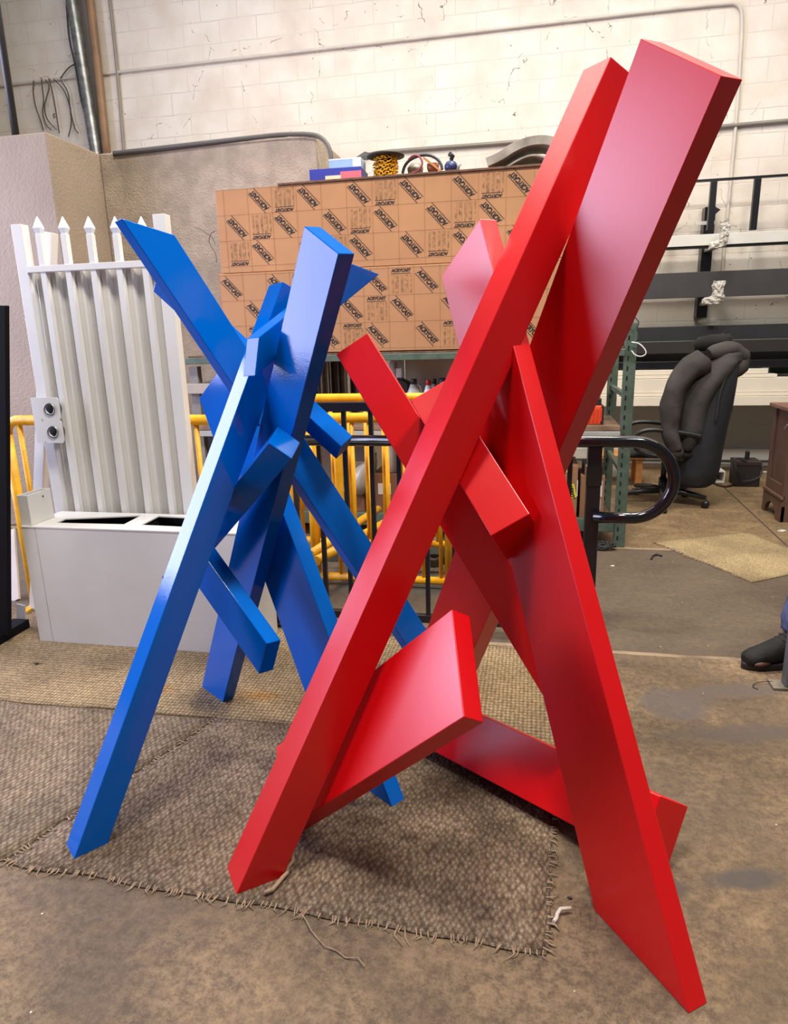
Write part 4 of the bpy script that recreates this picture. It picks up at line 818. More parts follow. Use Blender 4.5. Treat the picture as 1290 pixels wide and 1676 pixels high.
tag(MB().tube(smooth([on_n(186,254.5,5.182), on_n(300,241.5,5.182), on_n(430,225,5.182), on_n(470,222,5.182)], 1), 0.010, 8).build('conduit', pm('dark_cable', (60,56,54), 0.5)), 'thin dark cable just below the conduit on the concrete wall', 'cable')
for pts, lb in (([(320,372),(330,376),(340,383),(348,388),(352,400)],'thin wire curling beside the left end of the printed sheets'), ([(352,378),(345,382),(341,395),(346,404),(353,414),(355,430)],'second thin wire looped at the left end of the printed sheets')):
    tag(MB().tube(smooth([on_n(px,py,4.58) for px,py in pts],2), 0.0025, 6).build('loose_wire', pm('old_wire',(84,74,68),0.7)), lb, 'wire')

# ================================================================ wall rack with rails and boards
RKN = 7.36
def X_(px, py, n=RKN): return on_n(px, py, n).x
def Zr(px, py, n=RKN): return on_n(px, py, n).z
wr = thing('wall_rack', 'black wall rack column with arms holding the long rails and boards', 'rack', (X_(1158,400), 7.6, Zr(1150,540)))
xc = X_(1156, 420, 7.62)
MB().box(xc-0.05, xc+0.05, 7.60, 7.73, Zr(1150,520,7.6), Zr(1165,338,7.6)).build('column', BLACKM, wr, bevel=0.004)
for y_, nm in ((406, 'a'), (495, 'b'), (524, 'c')):
    z_ = Zr(1155, y_, 7.5); MB().box(xc-0.03, xc+0.03, 7.10, 7.60, z_-0.03, z_+0.005).build('arm', GREYM, wr, bevel=0.003)
MB().box(X_(1138,365,7.58), X_(1172,365,7.58), 7.58, 7.60, Zr(1150,368,7.58), Zr(1150,362,7.58)).build('cross_plate', WHITE2, wr)
MB().prism([on_n(1168,337,7.5), on_n(1180,343,7.5), on_n(1172,350,7.5), on_n(1165,349,7.5)], (0,0.02,0)).build('bent_tab', DARK, wr)
def wrapped(label, px0, px1, py0, py1, n, fx, fy):
    mb = MB(); a, b = on_n(px0, py0, n), on_n(px1, py1, n); cx, cz = (a.x+b.x)/2, (a.z+b.z)/2; hx, hz = (b.x-a.x)/2, (a.z-b.z)/2
    mb.loft([((cx, n, cz-hz), (hx*0.9,0,0), (0,0.05,0)), ((cx, n, cz-hz*0.5), (hx,0,0), (0,0.06,0)), ((cx, n, cz), (hx*0.9,0,0), (0,0.06,0)), ((cx, n, cz+hz*0.5), (hx*1.05,0,0), (0,0.06,0)), ((cx, n, cz+hz), (hx*0.95,0,0), (0,0.05,0))], 7)
    f = on_n(fx, fy, n-0.0); mb.tube([Vector((cx, n, cz-hz*0.8)), Vector(((cx+f.x)/2, n, (cz-hz+f.z)/2)), f], [0.05,0.04,0.03], 6)
    bmesh.ops.subdivide_edges(mb.bm, edges=mb.bm.edges[:], cuts=2, use_grid_fill=True)
    for f_ in mb.bm.faces: f_.smooth = False
    for v in mb.bm.verts: v.co += noise.noise_vector(v.co*34)*0.022
    return tag(mb.build('plastic_wrap', pm('crumpled_clear_film', (196,192,184), 0.18, var=0.2, scale=30, bump=0.8, bscale=60)), label, 'wrapping')
wrapped('upper rack arm wrapped in crumpled clear film, in front of the white tube', 1180, 1192, 362, 398, 7.05, 1162, 402)
wrapped('lower rack arm wrapped in crumpled film, in front of the dark board', 1167, 1184, 461, 492, 7.05, 1150, 493)
XL = X_(985, 500)
fp = thing('fence_panel', 'thin black fence panel with upright bars resting on the wall rack', 'fence panel', (X_(1200,300), RKN, Zr(1200,372)))
zt1, zt0 = Zr(1217, 289), Zr(1217, 293)
MB().box(XL, 6.0, RKN, RKN+0.03, zt0, zt1).build('top_rail', BLACKM, fp)
for px in (1166, 1237): x_ = X_(px, 340); MB().box(x_-0.028, x_+0.028, RKN, RKN+0.05, Zr(px, 376), zt0).build('bar', BLACKM, fp, bevel=0.002)
d_ = X_(1237,340)-X_(1166,340)
for k in (-2, -1, 2, 3): x_ = X_(1166,340)+d_*k; MB().box(x_-0.028, x_+0.028, RKN, RKN+0.05, Zr(1166, 376), zt0).build('bar', BLACKM, fp, bevel=0.002)
def board(name, label, py1, py0, n0, n1, mat, px=1190, xr_=6.0, xl_=None, cat='board', grp=None):
    return tag(MB().box(XL if xl_ is None else xl_, xr_, n0, n1, Zr(px, py0, n0), Zr(px, py1, n0)).build(name, mat, bevel=0.003), label, cat, grp)
board('white_tube', 'long white square tube lying on the upper rack arms', 381.5, 400, 7.30, 7.38, WHITE, cat='tube')
board('dark_flat_bar', 'thin dark bar lying just under the white square tube', 400.5, 404, 7.32, 7.38, DARK, cat='bar')
board('dark_board', 'wide dark grey board on the middle rack arms', 443, 485, 7.28, 7.34, pm('dark_grey_board', (62,60,62), 0.55, var=0.08))
board('black_beam', 'black painted beam, topmost of the dark stack above the white panels', 532, 556, 7.20, 7.30, pm('black_beam_paint', (48,48,52), 0.4))
board('black_beam', 'dark brown black beam in the middle of the dark stack', 557, 577, 7.16, 7.32, pm('brown_black_paint', (46,42,42), 0.5))
board('black_beam', 'thin black beam, lowest of the dark stack, on the white panels', 590, 602, 7.14, 7.34, BLACKM)
board('grey_beam', 'grey beam set back in the dark stack', 574, 592, 7.40, 7.50, pm('grey_beam_paint', (96,94,92), 0.5))
CRM = pm('cream_panel', (232,222,206), 0.45, var=0.03); 
for i, (y1, y0, xr_px, lab) in enumerate(((604,612,1257,'topmost white panel of the stack on the lowest rack arms, shortest'), (613,618,1271,'second white panel from the top of the wall rack stack'), (619,642,1330,'broad white panel in the middle of the stack'), (643,648,1330,'thin white panel under the broad middle one'), (649,664,1330,'lowest white panel of the stack, its edge in shade'))):
    tag(MB().box(XL, X_(xr_px, y0, 7.1), 7.10-0.02*i, 7.6, Zr(1190, y0, 7.1-0.02*i), Zr(1190, y1, 7.1-0.02*i)).build('metal_sheet', CRM, bevel=0.003), lab, 'panel', 'white panels stacked on the wall rack')
gp = X_(1262, 600, 7.5); tag(MB().box(gp, 6.0, 7.50, 7.55, Zr(1270,612,7.5), Zr(1270,592,7.5)).build('green_sheet', pm('green_panel_paint', (54,84,62), 0.5)), 'dark green panel behind the right end of the white panels', 'panel')
tag(MB().tube(smooth([on_n(1290,760,7.6), on_n(1240,762,7.6), on_n(1150,764,7.6), on_n(1060,765,7.6)],1), 0.02, 8).build('floor_conduit', condg), 'grey conduit along the foot of the back wall', 'conduit')

# ================================================================ desk
DX = 1.833; DZ = on_w(1257, 656, DX).z
dk = thing('desk', 'dark brown wooden desk cabinet with an arched foot at the right edge', 'desk', (2.35, 5.5, 0))
BR = pm('dark_brown_wood', (98,72,62), 0.5, var=0.14, scale=5); BRT = pm('desk_top_wood', (122,88,74), 0.4, var=0.12, scale=5)
DB = 5.74
MB().box(DX+0.02, 3.0, 5.34, DB-0.02, 0.10, DZ-0.03).build('body', BR, dk, bevel=0.004)
MB().box(DX-0.025, 3.05, 5.29, DB+0.02, DZ-0.03, DZ).build('top', BRT, dk, bevel=0.006)
arch = [(5.33,0.0),(5.33,0.16),(DB,0.16),(DB,0.0),(DB-0.05,0.0)] + [(5.555+0.125*math.cos(a_), 0.105*math.sin(a_)) for a_ in [math.pi*k/14 for k in range(15)]] + [(5.40,0.0)]
MB().prism([(DX-0.004, y_, z_) for y_, z_ in arch], (0.03,0,0)).build('plinth', BR, dk, bevel=0.002)
MB().box(DX, 3.0, 5.33, 5.36, 0, 0.12).build('plinth', BR, dk, bevel=0.002)
MB().box(DX-0.012, DX+0.01, 5.32, DB+0.005, 0.165, 0.19).build('moulding', BR, dk, bevel=0.005)
MB().box(DX+0.006, DX+0.02, 5.34, 5.40, 0.19, DZ-0.03).build('stile', BR, dk, bevel=0.002); MB().box(DX+0.006, DX+0.02, DB-0.06, DB, 0.19, DZ-0.03).build('stile', BR, dk, bevel=0.002)
MB().box(DX+0.006, DX+0.02, 5.40, DB-0.06, 0.19, 0.27).build('rail', BR, dk, bevel=0.002)
hp_ = [on_n(1284,702,5.325), on_n(1290,694,5.30), on_n(1300,690,5.30)]; MB().tube(smooth(hp_,2), 0.005, 8).build('handle', GREYM, dk)

# charger, cable, tube end, litter by the back wall
cN = 6.58; a, b = on_n(1203,797,cN), on_n(1243,797,cN); zt = on_n(1220,757,cN).z
t = thing('battery_charger', 'small square black machine with a handle and cables on the floor by the back wall', 'machine', ((a.x+b.x)/2, cN+0.1, 0))
MB().box(a.x, b.x, cN, cN+0.22, 0.0, zt).build('housing', pm('black_housing', (36,32,32), 0.6), t, bevel=0.008)
MB().box(a.x-0.004, b.x+0.004, cN-0.004, cN+0.224, zt-0.03, zt+0.01).build('lid', pm('brown_black_lid', (52,40,38), 0.6), t, bevel=0.006)
k_ = on_n(1223,745,cN+0.1); MB().box(k_.x-0.018, k_.x+0.018, cN+0.08, cN+0.11, zt, on_n(1223,738,cN+0.1).z).build('handle', DARK, t, bevel=0.006)
MB().tube(smooth([on_n(1222,756,cN), on_n(1205,748,cN), on_n(1199,757,cN-0.02), on_n(1203,775,cN-0.03), on_n(1204,795,cN-0.03)],2), 0.008, 8).build('cable', DARK, t)
MB().tube(smooth([on_n(1205,765,cN-0.03), on_n(1216,780,cN-0.04), on_n(1210,790,cN-0.04), on_n(1245,783,cN-0.03), on_n(1249,768,cN), on_n(1240,756,cN)],2), 0.006, 8).build('cable', DARK, t)
tag(MB().tube(smooth([on_n(1187,665,6.9), on_n(1183,700,6.8), on_n(1178,725,6.7), on_n(1163,748,6.5), on_z(1158,765,0.10), on_z(1158,782,0.02), on_z(1172,793,0.012), on_z(1190,797,0.012), on_z(1205,791,0.012)],2), 0.009, 8).build('cable', pm('brown_cable', (58,46,42), 0.5)), 'dark cable dropping behind the chair and curving over the floor to the black machine', 'cable')
sq = on_n(1170,775,6.9); mb = MB(); s_ = 0.055
for (x0,x1,z0,z1) in ((-s_,s_,0,0.010),(-s_,s_,2*s_-0.010,2*s_),(-s_,-s_+0.010,0.01,2*s_-0.01),(s_-0.010,s_,0.01,2*s_-0.01)): mb.box(sq.x+x0, sq.x+x1, 6.75, 7.4, z0, z1)
tag(mb.build('square_tube', WHITE), 'open end of a white square tube lying on the floor by the back wall', 'tube')
for px, py, lb in ((1183,774,'white scrap beside the open end of the square tube'), (1181,780,'second white scrap in front of the larger one'), (1252,773,'white scrap between the black machine and the desk'), (1280,870,'white scrap on the floor below the desk')):
    p = on_z(px, py); tag(MB().prism([p+Vector(v) for v in ((-0.03,0,0.001),(0.0,-0.02,0.001),(0.03,0.0,0.001),(0.01,0.02,0.001))], (0,0,0.008)).build('paper_scrap', WHITE), lb, 'scrap')
# basket and stool behind the chair
t = MB(); a, b = on_n(1098,790,6.22), on_n(1137,790,6.22)
t.hexa([Vector(v) for v in ((a.x+.02,6.24,0.002),(b.x-.02,6.24,0.002),(b.x-.02,6.42,0.002),(a.x+.02,6.42,0.002),(a.x,6.22,0.24),(b.x,6.22,0.24),(b.x,6.44,0.24),(a.x,6.44,0.24))])
tag(t.build('plastic_tub', pm('white_tub_plastic', (206,198,184), 0.5), bevel=0.01), 'white plastic tub on the floor under the chair back', 'tub')
t = thing('wooden_stool', 'orange brown wooden stool behind the slotted upright', 'stool', (on_n(1025,790,6.5).x, 6.6, 0))
sx0, sx1 = on_n(986,750,6.5).x, on_n(1052,750,6.5).x; sz = on_n(1020,745,6.5).z
MB().box(sx0-0.02, sx1+0.02, 6.48, 6.85, sz-0.035, sz).build('seat', WOOD, t, bevel=0.004)
for x_ in (sx0, sx1-0.05):
    for y_ in (6.5, 6.78): MB().box(x_, x_+0.055, y_, y_+0.055, 0, sz-0.035).build('leg', WOOD, t, bevel=0.003)
tag(MB().box(sx0+0.09, sx1-0.09, 6.95, 7.1, 0.001, 0.30).build('white_carton', WHITE), 'white carton on the floor behind the wooden stool', 'box')

# ================================================================ office chair with a hoodie over it
CN = 5.62
hub = Vector((1.09, 5.87, 0))
ch = thing('office_chair', 'black swivel office chair facing left with a grey hoodie over its back', 'chair', hub)
BK = pm('black_chair_fabric', (24,24,26), 0.8, var=0.2, scale=20); BP = pm('black_chair_plastic', (26,26,28), 0.35)
legs = []
for k in range(5):
    a_ = math.radians(-25 - 72*k); e = hub + Vector((math.cos(a_)*0.345, math.sin(a_)*0.345, 0))
    lg = MB().loft([(hub+Vector((0,0,0.115)), Vector((0,0,0.03)), Vector((-math.sin(a_),math.cos(a_),0))*0.035), (hub.lerp(e,0.5)+Vector((0,0,0.11)), Vector((0,0,0.026)), Vector((-math.sin(a_),math.cos(a_),0))*0.03), (e+Vector((0,0,0.085)), Vector((0,0,0.018)), Vector((-math.sin(a_),math.cos(a_),0))*0.022)], 12).build('base_arm', BP, ch)
    MB().lathe(e+Vector((-math.sin(a_)*0.026, math.cos(a_)*0.026, 0.031)), [(0.010,0),(0.030,0.004),(0.030,0.048),(0.010,0.052)], 16, (math.sin(a_), -math.cos(a_), 0)).build('castor', BP, lg)
sz_ = 0.44
MB().tube([hub+Vector((0,0,0.09)), hub+Vector((0,0,0.22))], 0.035, 14).tube([hub+Vector((0,0,0.2)), hub+Vector((0,0,sz_-0.05))], 0.022, 12).build('gas_column', BP, ch)
sc = hub + Vector((-0.03, 0, sz_))
seat = MB()
seat.loft([(sc+Vector((-0.30,0,-0.01)), (0,0.17,0), (0,0,0.02)), (sc+Vector((-0.26,0,0)), (0,0.23,0), (0,0,0.045)), (sc+Vector((-0.1,0,0.005)), (0,0.25,0), (0,0,0.05)), (sc+Vector((0.12,0,0)), (0,0.24,0), (0,0,0.05)), (sc+Vector((0.22,0,0)), (0,0.2,0), (0,0,0.04))], 24)
seat.build('seat', BK, ch)
for sd in (-1, 1):
    y_ = hub.y + sd*0.26
    P = [Vector((sc.x+0.12, y_, sz_-0.02)), Vector((sc.x-0.22, y_, sz_+0.02)), Vector((sc.x-0.27, y_, sz_+0.13)), Vector((sc.x-0.2, y_, sz_+0.22)), Vector((sc.x+0.05, y_, sz_+0.20)), Vector((sc.x+0.24, y_, sz_+0.16))]
    MB().tube(smooth(P, 2), 0.018, 10).build('armrest', BP, ch)
bn = hub.y
bs = []
for (py, xl_, xr_, hw) in ((792,1104,1160,0.17),(786,1098,1170,0.21),(765,1098,1177,0.225),(735,1104,1182,0.23),(700,1112,1189,0.23),(665,1122,1198,0.225),(630,1140,1204,0.21),(600,1165,1208,0.19),(575,1180,1206,0.12)):
    a, b = on_n(xl_, py, bn), on_n(xr_, py, bn); bs.append(((a+b)/2, Vector(((b.x-a.x)/2,0,0)), Vector((0,hw,0))))
MB().loft(bs, 24).build('backrest', pm('dark_navy_chair_back', (34,36,42), 0.8, var=0.15, scale=8), ch)
# hoodie
HG = pm('washed_grey_fleece', (70,67,66), 0.95, var=0.16, scale=5, bump=0.5, bscale=14, spec=0.1)
hd = thing('hooded_sweatshirt', 'washed dark grey hooded sweatshirt draped over the back of the office chair', 'clothing', (on_n(1150,650,bn).x, bn, 0.3))
bd = MB(); ss = []
for (py, xl_, xr_, hw) in ((738,1106,1126,0.14),(730,1098,1136,0.22),(708,1094,1146,0.27),(680,1098,1156,0.28),(655,1104,1166,0.28),(632,1114,1178,0.27),(610,1126,1196,0.25),(592,1142,1210,0.22),(578,1162,1212,0.17),(571,1182,1204,0.08)):
    a, b = on_n(xl_, py, bn), on_n(xr_, py, bn); ss.append(((a+b)/2, Vector(((b.x-a.x)/2,0,0)), Vector((0,hw,0))))
# densify
S2 = []
for s0_, s1_ in zip(ss, ss[1:]):
    for k in range(4): f_ = k/4; S2.append(tuple(s0_[i].lerp(s1_[i], f_) for i in range(3)))
S2.append(ss[-1]); bd.loft(S2, 40)
for v in bd.bm.verts:
    q = v.co; v.co += Vector((noise.noise(Vector((q.x*3, q.y*9, q.z*4)))*0.035, noise.noise(Vector((q.x*6+4, q.y*5, q.z*3)))*0.03, 0))
bd.build('body', HG, hd)
slv = smooth([on_n(1150,592,bn-0.17), on_n(1122,608,bn-0.22), on_n(1104,640,bn-0.25), on_n(1096,675,bn-0.25), on_n(1098,710,bn-0.25), on_n(1107,736,bn-0.24)], 2)
mb = MB(); mb.tube(slv, [0.10 - 0.045*i/(len(slv)-1) for i in range(len(slv))], 20)
for v in mb.bm.verts: v.co += noise.noise_vector(v.co*9)*0.018
mb.build('sleeve', HG, hd)
MB().tube([slv[-1], slv[-1]+(slv[-1]-slv[-2]).normalized()*0.07], [0.05,0.045], 20).build('cuff', pm('ribbed_cuff', (58,55,54), 0.95, bump=0.5, bscale=90, spec=0.1), hd)
hood = smooth([on_n(1160,580,bn-0.15), on_n(1180,573,bn-0.12), on_n(1200,574,bn-0.05), on_n(1212,585,bn), on_n(1210,600,bn-0.02), on_n(1196,608,bn-0.10), on_n(1186,598,bn-0.16)], 2)
mb = MB(); mb.tube(hood, [0.045+0.03*math.sin(math.pi*i/(len(hood)-1)) for i in range(len(hood))], 18)
for v in mb.bm.verts: v.co += noise.noise_vector(v.co*11)*0.015
mb.build('hood', HG, hd)
MB().tube(smooth([on_n(1196,603,bn-0.2), on_n(1178,640,bn-0.25), on_n(1172,690,bn-0.25)],2), 0.008, 6).build('seam', pm('dark_seam', (44,42,42), 0.95), hd)
mb = MB(); cp = [(on_n(1168,572,bn+0.12), 0.13, 0.10), (on_n(1168,562,bn+0.12), 0.14, 0.13), (on_n(1170,552,bn+0.12), 0.115, 0.12), (on_n(1178,545,bn+0.12), 0.06, 0.07)]
mb.loft([(c_, Vector((a_,0,0)), Vector((0,b_,0))) for c_, a_, b_ in cp], 24)
for v in mb.bm.verts: v.co += noise.noise_vector(v.co*8)*0.03
tag(mb.build('black_jacket', pm('black_cloth', (20,20,20), 0.9, var=0.2)), 'black cloth bundle on top of the chair back above the grey hoodie', 'clothing')
tag(MB().tube(smooth([on_n(1190,542,7.0), on_n(1180,548,6.6), on_n(1172,552,6.0)],1), 0.006, 6).build('string', DARK), 'thin cord rising from the black cloth to the wall rack', 'cord')

# ================================================================ person at the right edge (lower leg and shoe)
foot0 = on_z(1232, 1092); heel = foot0 + Vector((0.245, 0.10, 0)); fd_ = (heel-foot0).normalized(); sdv = Vector((-fd_.y, fd_.x, 0))
pr = thing('person', 'person standing at the right edge, only a trouser leg and black shoe in view', 'person', (heel.x-0.04, heel.y, 0))
ank = foot0 + fd_*0.215 + Vector((0,0,0.11)); knee = ank + Vector((0.085, 0.03, 0.40))
DEN = pm('worn_blue_denim', (52,60,96), 0.9, var=0.35, scale=9, rgb2=(96,104,140), bump=0.4, bscale=20, spec=0.1)
sh = MB(); secs = []
for t_, w_, h_, c_ in ((-0.045,0.020,0.018,0.040),(-0.03,0.040,0.030,0.044),(0.0,0.048,0.036,0.050),(0.05,0.052,0.042,0.056),(0.10,0.050,0.052,0.066),(0.15,0.045,0.066,0.078),(0.19,0.043,0.074,0.088),(0.24,0.042,0.070,0.086),(0.265,0.034,0.055,0.074),(0.275,0.018,0.04,0.064)):
    secs.append((foot0 + fd_*t_ + Vector((0,0,c_)), sdv*w_, Vector((0,0,h_))))
S2 = []
for s0_, s1_ in zip(secs, secs[1:]):
    for k in range(3): f_ = k/3; S2.append(tuple(s0_[i].lerp(s1_[i], f_) for i in range(3)))
S2.append(secs[-1]); sh.loft(S2, 28)
for v in sh.bm.verts: v.co.z = max(v.co.z, 0.022)
shoe = sh.build('shoe', pm('black_suede', (20,18,18), 0.8, var=0.25, scale=25, bump=0.3, bscale=60), pr)
so = MB(); ol = []
for k in range(36):
    a_ = 2*math.pi*k/36; u_ = math.cos(a_); t_ = 0.115 + 0.168*(-u_); w_ = 0.056*math.sin(a_)*(1.0 - 0.12*(t_ > 0.12))
    ol.append(foot0 + fd_*t_ + sdv*w_ + Vector((0,0,0.001)))
so.prism(ol, (0,0,0.028)); so.build('sole', pm('dark_rubber_sole', (34,28,28), 0.6), shoe, bevel=0.006)
tc0 = foot0 + fd_*0.0 - sdv*0.045
MB().loft([(tc0+Vector((0,0,0.035)) - fd_*0.02, Vector((0,0,0.008)), fd_*0.01), (tc0+Vector((0,0,0.036)), Vector((0,0,0.012)), sdv*0.012), (tc0+Vector((0,0,0.034)) + fd_*0.04, Vector((0,0,0.005)), sdv*0.006)], 12).build('toe_patch', pm('worn_brown_patch', (96,66,60), 0.7), shoe)
lc = MB()
for k in range(5):
    c_ = foot0 + fd_*(0.115+0.018*k) + Vector((0,0,0.118+0.012*k)); lc.tube([c_ - sdv*0.026, c_ + Vector((0,0,0.006)), c_ + sdv*0.026], 0.003, 6)
lc.build('laces', pm('dark_laces', (26,28,40), 0.9), shoe)
MB().loft([(ank+Vector((0,0,-0.02)), Vector((0.036,0,0)), Vector((0,0.036,0))), (ank+Vector((0,0,0.05)), Vector((0.038,0,0)), Vector((0,0.038,0)))], 16).build('sock', pm('navy_sock', (26,28,50), 0.9), pr)
hip = Vector((1.43, 2.93, 0.90)); lg = MB(); S = []
for t_, r_ in ((0.0,0.066),(0.05,0.078),(0.15,0.080),(0.3,0.078),(0.5,0.084),(0.75,0.088),(1.0,0.086),(1.03,0.07)):
    S.append((ank.lerp(knee, t_)+Vector((0,0,0.02)), Vector((r_,0,0)), Vector((0,r_,0))))
S2 = []
for s0_, s1_ in zip(S, S[1:]):
    for k in range(4): f_ = k/4; S2.append(tuple(s0_[i].lerp(s1_[i], f_) for i in range(3)))
S2.append(S[-1]); lg.loft(S2, 28)
for v in lg.bm.verts: v.co += noise.noise_vector(v.co*16)*0.014
lg.bm.free(); lg = MB()
def limb(mb, pts, rs, seg=24, sub=4, nz_=0.012, fr=14):
    P = [Vector(p) for p in pts]; Q = []; R = []
    for i in range(len(P)-1):
        for k in range(sub): f_ = k/sub; Q.append(P[i].lerp(P[i+1], f_)); R.append(rs[i]*(1-f_)+rs[i+1]*f_)
    Q.append(P[-1]); R.append(rs[-1]); n0 = len(mb.bm.verts); mb.tube(Q, R, seg)
    mb.bm.verts.ensure_lookup_table()
    for v in mb.bm.verts[n0:]: v.co += noise.noise_vector(v.co*fr)*nz_
ank2 = Vector((1.56, 3.17, 0.11)); knee2 = Vector((1.50, 3.13, 0.50)); hip2 = Vector((1.45, 3.11, 0.90))
limb(lg, [ank+Vector((0,0,0.02)), ank.lerp(knee,0.12)+Vector((0,0,0.02)), knee, knee.lerp(hip,0.5), hip], [0.074,0.090,0.090,0.092,0.10])
limb(lg, [ank2+Vector((0,0,-0.03)), ank2.lerp(knee2,0.12), knee2, knee2.lerp(hip2,0.5), hip2], [0.072,0.080,0.084,0.092,0.10])
lg.loft([((1.44,3.02,0.82), (0.12,0,0), (0,0.17,0)), ((1.44,3.02,0.92), (0.125,0,0), (0,0.185,0)), ((1.44,3.02,1.02), (0.115,0,0), (0,0.165,0))], 28)
lg.build('trousers', DEN, pr)
# second shoe, shirt, body and head (outside the picture on the right)
h2 = ank2 + Vector((0.06,0,-0.11)); s2_ = MB(); fdir = Vector((-1,0.05,0)).normalized(); sv = Vector((fdir.y,-fdir.x,0))
s2_.loft([(h2 + fdir*t_ + Vector((0,0,c_)), sv*w_, Vector((0,0,hh_))) for t_, w_, hh_, c_ in ((-0.01,0.02,0.04,0.064),(0.01,0.036,0.055,0.074),(0.05,0.043,0.072,0.088),(0.10,0.045,0.066,0.08),(0.16,0.05,0.048,0.062),(0.22,0.05,0.038,0.052),(0.27,0.04,0.028,0.042),(0.285,0.02,0.016,0.038))], 24)
for v in s2_.bm.verts: v.co.z = max(v.co.z, 0.004)
s2_.build('shoe', pm('black_suede', (20,18,18)), pr)
SHIRT = pm('grey_work_shirt', (70,74,82), 0.9, var=0.12, bump=0.4, bscale=20, spec=0.1)
SKIN = pm('skin', (186,134,108), 0.5, var=0.06)
tp = MB(); tp.loft([((1.44,3.02,0.96), (0.125,0,0), (0,0.175,0)), ((1.44,3.02,1.12), (0.12,0,0), (0,0.17,0)), ((1.44,3.02,1.30), (0.13,0,0), (0,0.20,0)), ((1.44,3.02,1.40), (0.115,0,0), (0,0.205,0)), ((1.44,3.02,1.455), (0.08,0,0), (0,0.12,0)), ((1.44,3.02,1.48), (0.06,0,0), (0,0.065,0))], 30)
for s_ in (-1, 1): limb(tp, [(1.44,3.02+s_*0.17,1.40), (1.45,3.02+s_*0.235,1.25), (1.455,3.02+s_*0.25,1.13)], [0.062,0.058,0.052])
tp.build('shirt', SHIRT, pr)
bd_v = [(1.44,3.02,1.0),(1.44,3.02,1.30),(1.44,3.02,1.46),(1.435,3.02,1.53)]; bd_e = [(0,1),(1,2),(2,3)]; bd_r = [0.09,0.10,0.052,0.05]
for s_ in (-1, 1):
    b_ = len(bd_v); bd_v += [(1.44,3.02+s_*0.16,1.40),(1.455,3.02+s_*0.25,1.13),(1.39,3.02+s_*0.255,0.90),(1.375,3.02+s_*0.25,0.82)]
    bd_e += [(1,b_),(b_,b_+1),(b_+1,b_+2),(b_+2,b_+3)]; bd_r += [0.05,0.038,0.026,0.034]
    for k, (dx, L_) in enumerate(((-0.022,0.072),(-0.008,0.082),(0.007,0.078),(0.021,0.062))):
        c_ = len(bd_v); bx_ = 1.375+dx; yy = 3.02+s_*0.25
        bd_v += [(bx_,yy,0.78),(bx_-0.004,yy-s_*0.012,0.78-L_*0.55),(bx_-0.006,yy-s_*0.03,0.78-L_)]; bd_e += [(b_+3,c_),(c_,c_+1),(c_+1,c_+2)]; bd_r += [0.011,0.009,0.008]
    c_ = len(bd_v); bd_v += [(1.345,3.02+s_*0.235,0.835),(1.335,3.02+s_*0.222,0.795)]; bd_e += [(b_+2,c_),(c_,c_+1)]; bd_r += [0.012,0.009]
me = D.meshes.new('body'); off = pr.location; me.from_pydata([Vector(v)-off for v in bd_v], bd_e, []); me.materials.append(SKIN)
bo = D.objects.new('body', me); C.objects.link(bo); bo.parent = pr
sk = bo.modifiers.new('skin', 'SKIN'); 
for i, r_ in enumerate(bd_r): me.skin_vertices[0].data[i].radius = (r_, r_)
me.skin_vertices[0].data[0].use_root = True
bo.modifiers.new('smooth', 'SUBSURF').levels = 1; bo.modifiers['smooth'].render_levels = 2
hdm = MB(); hx, hy = 1.43, 3.02
hdm.loft([((hx-0.015,hy,1.515), (0.05,0,0), (0,0.045,0)), ((hx-0.03,hy,1.545), (0.072,0,0), (0,0.058,0)), ((hx-0.01,hy,1.59), (0.092,0,0), (0,0.072,0)), ((hx,hy,1.64), (0.098,0,0), (0,0.078,0)), ((hx+0.005,hy,1.69), (0.094,0,0), (0,0.075,0)), ((hx+0.01,hy,1.73), (0.068,0,0), (0,0.056,0)), ((hx+0.01,hy,1.748), (0.02,0,0), (0,0.02,0))], 28)
hdm.loft([((hx-0.095,hy,1.655), (0.008,0,0), (0,0.008,0)), ((hx-0.108,hy,1.62), (0.014,0,0), (0,0.014,0)), ((hx-0.098,hy,1.60), (0.01,0,0), (0,0.016,0))], 12)
for s_ in (-1, 1): hdm.loft([((hx+0.01,hy+s_*0.078,1.60), (0.012,0,0), (0,0.006,0)), ((hx+0.015,hy+s_*0.084,1.63), (0.02,0,0), (0,0.008,0)), ((hx+0.015,hy+s_*0.08,1.66), (0.012,0,0), (0,0.006,0))], 12)
ho = hdm.build('head', SKIN, pr)
for s_ in (-1, 1): MB().loft([((hx-0.088,hy+s_*0.03,1.636), (0.004,0,0), (0,0.010,0)), ((hx-0.090,hy+s_*0.03,1.642), (0.006,0,0), (0,0.013,0)), ((hx-0.088,hy+s_*0.03,1.648), (0.004,0,0), (0,0.010,0))], 12).build('eye', pm('eye_white_brown', (90,70,60), 0.2), ho)
MB().loft([((hx-0.094,hy,1.571), (0.006,0,0), (0,0.022,0)), ((hx-0.096,hy,1.577), (0.007,0,0), (0,0.024,0)), ((hx-0.094,hy,1.583), (0.006,0,0), (0,0.020,0))], 14).build('mouth', pm('lips', (160,92,84), 0.5), ho)
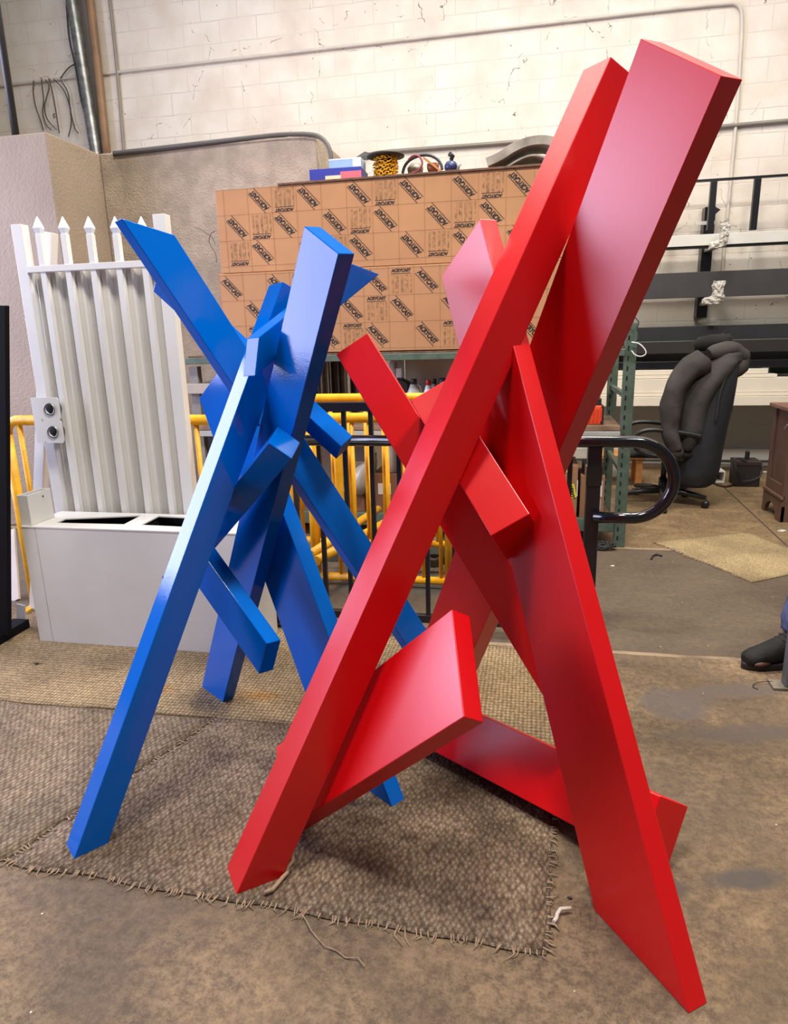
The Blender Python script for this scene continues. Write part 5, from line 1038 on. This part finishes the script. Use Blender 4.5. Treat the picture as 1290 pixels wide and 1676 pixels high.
MB().loft([((hx+0.045,hy,1.60), (0.06,0,0), (0,0.072,0)), ((hx+0.03,hy,1.66), (0.085,0,0), (0,0.084,0)), ((hx+0.012,hy,1.71), (0.095,0,0), (0,0.082,0)), ((hx+0.012,hy,1.745), (0.066,0,0), (0,0.058,0)), ((hx+0.012,hy,1.765), (0.02,0,0), (0,0.02,0))], 26).build('hair', pm('dark_short_hair', (40,32,28), 0.8, var=0.3, scale=50), ho)

# grey post and wire hook
pz = on_z(1285, 1126)
t = thing('steel_post', 'blue grey steel post on a square base plate at the right edge', 'post', (pz.x+0.06, pz.y, 0))
b0_ = on_z(1266, 1130); MB().box(b0_.x, b0_.x+0.22, b0_.y, b0_.y+0.075, 0.001, 0.012).build('base_plate', pm('worn_steel_plate', (132,122,108), 0.5, metal=0.4, var=0.3, scale=20), t, bevel=0.002)
px_ = on_n(1291, 1080, b0_.y+0.01).x; MB().box(px_, px_+0.12, b0_.y+0.01, b0_.y+0.06, 0.012, 0.85).build('upright', pm('blue_grey_enamel', (104,110,118), 0.45, metal=0.2, var=0.2), t, bevel=0.004)
tag(MB().tube(smooth([on_z(1268,1116,0.01), on_z(1255,1115,0.014), on_z(1240,1117,0.008), on_z(1233,1120,0.005), on_z(1232,1124,0.005), on_z(1241,1128,0.004)],2), 0.0018, 6).build('wire_hook', pm('rusty_wire', (70,58,48), 0.5, metal=0.4)), 'small bent wire hook on the floor beside the post base plate', 'wire')
for i, (px, py, lb, r_) in enumerate(((933,1471,'small black pebble on the concrete right of the front rug',0.006),(1003,927,'white paint chip on the dark slab left of the carpet piece',0.012),(1075,910,'bent dark strip beside the corner of the carpet piece',0.012),(60,1087,'small dark scrap on the tan rug in front of the planter',0.010))):
    p = on_z(px, py, 0.006 if i == 3 else 0); mb = MB()
    if i == 2: mb.tube(smooth([on_z(1066,915,0.006), on_z(1069,909,0.01), on_z(1076,907,0.01), on_z(1084,910,0.006)],1), 0.006, 6)
    else: mb.prism([p+Vector((r_*math.cos(a_)*(1+0.3*math.sin(3*a_)), r_*0.7*math.sin(a_), 0.001)) for a_ in [0.9*k for k in range(7)]], (0,0,0.004))
    tag(mb.build('floor_scrap', WHITE if i == 1 else DARK), lb, 'debris')
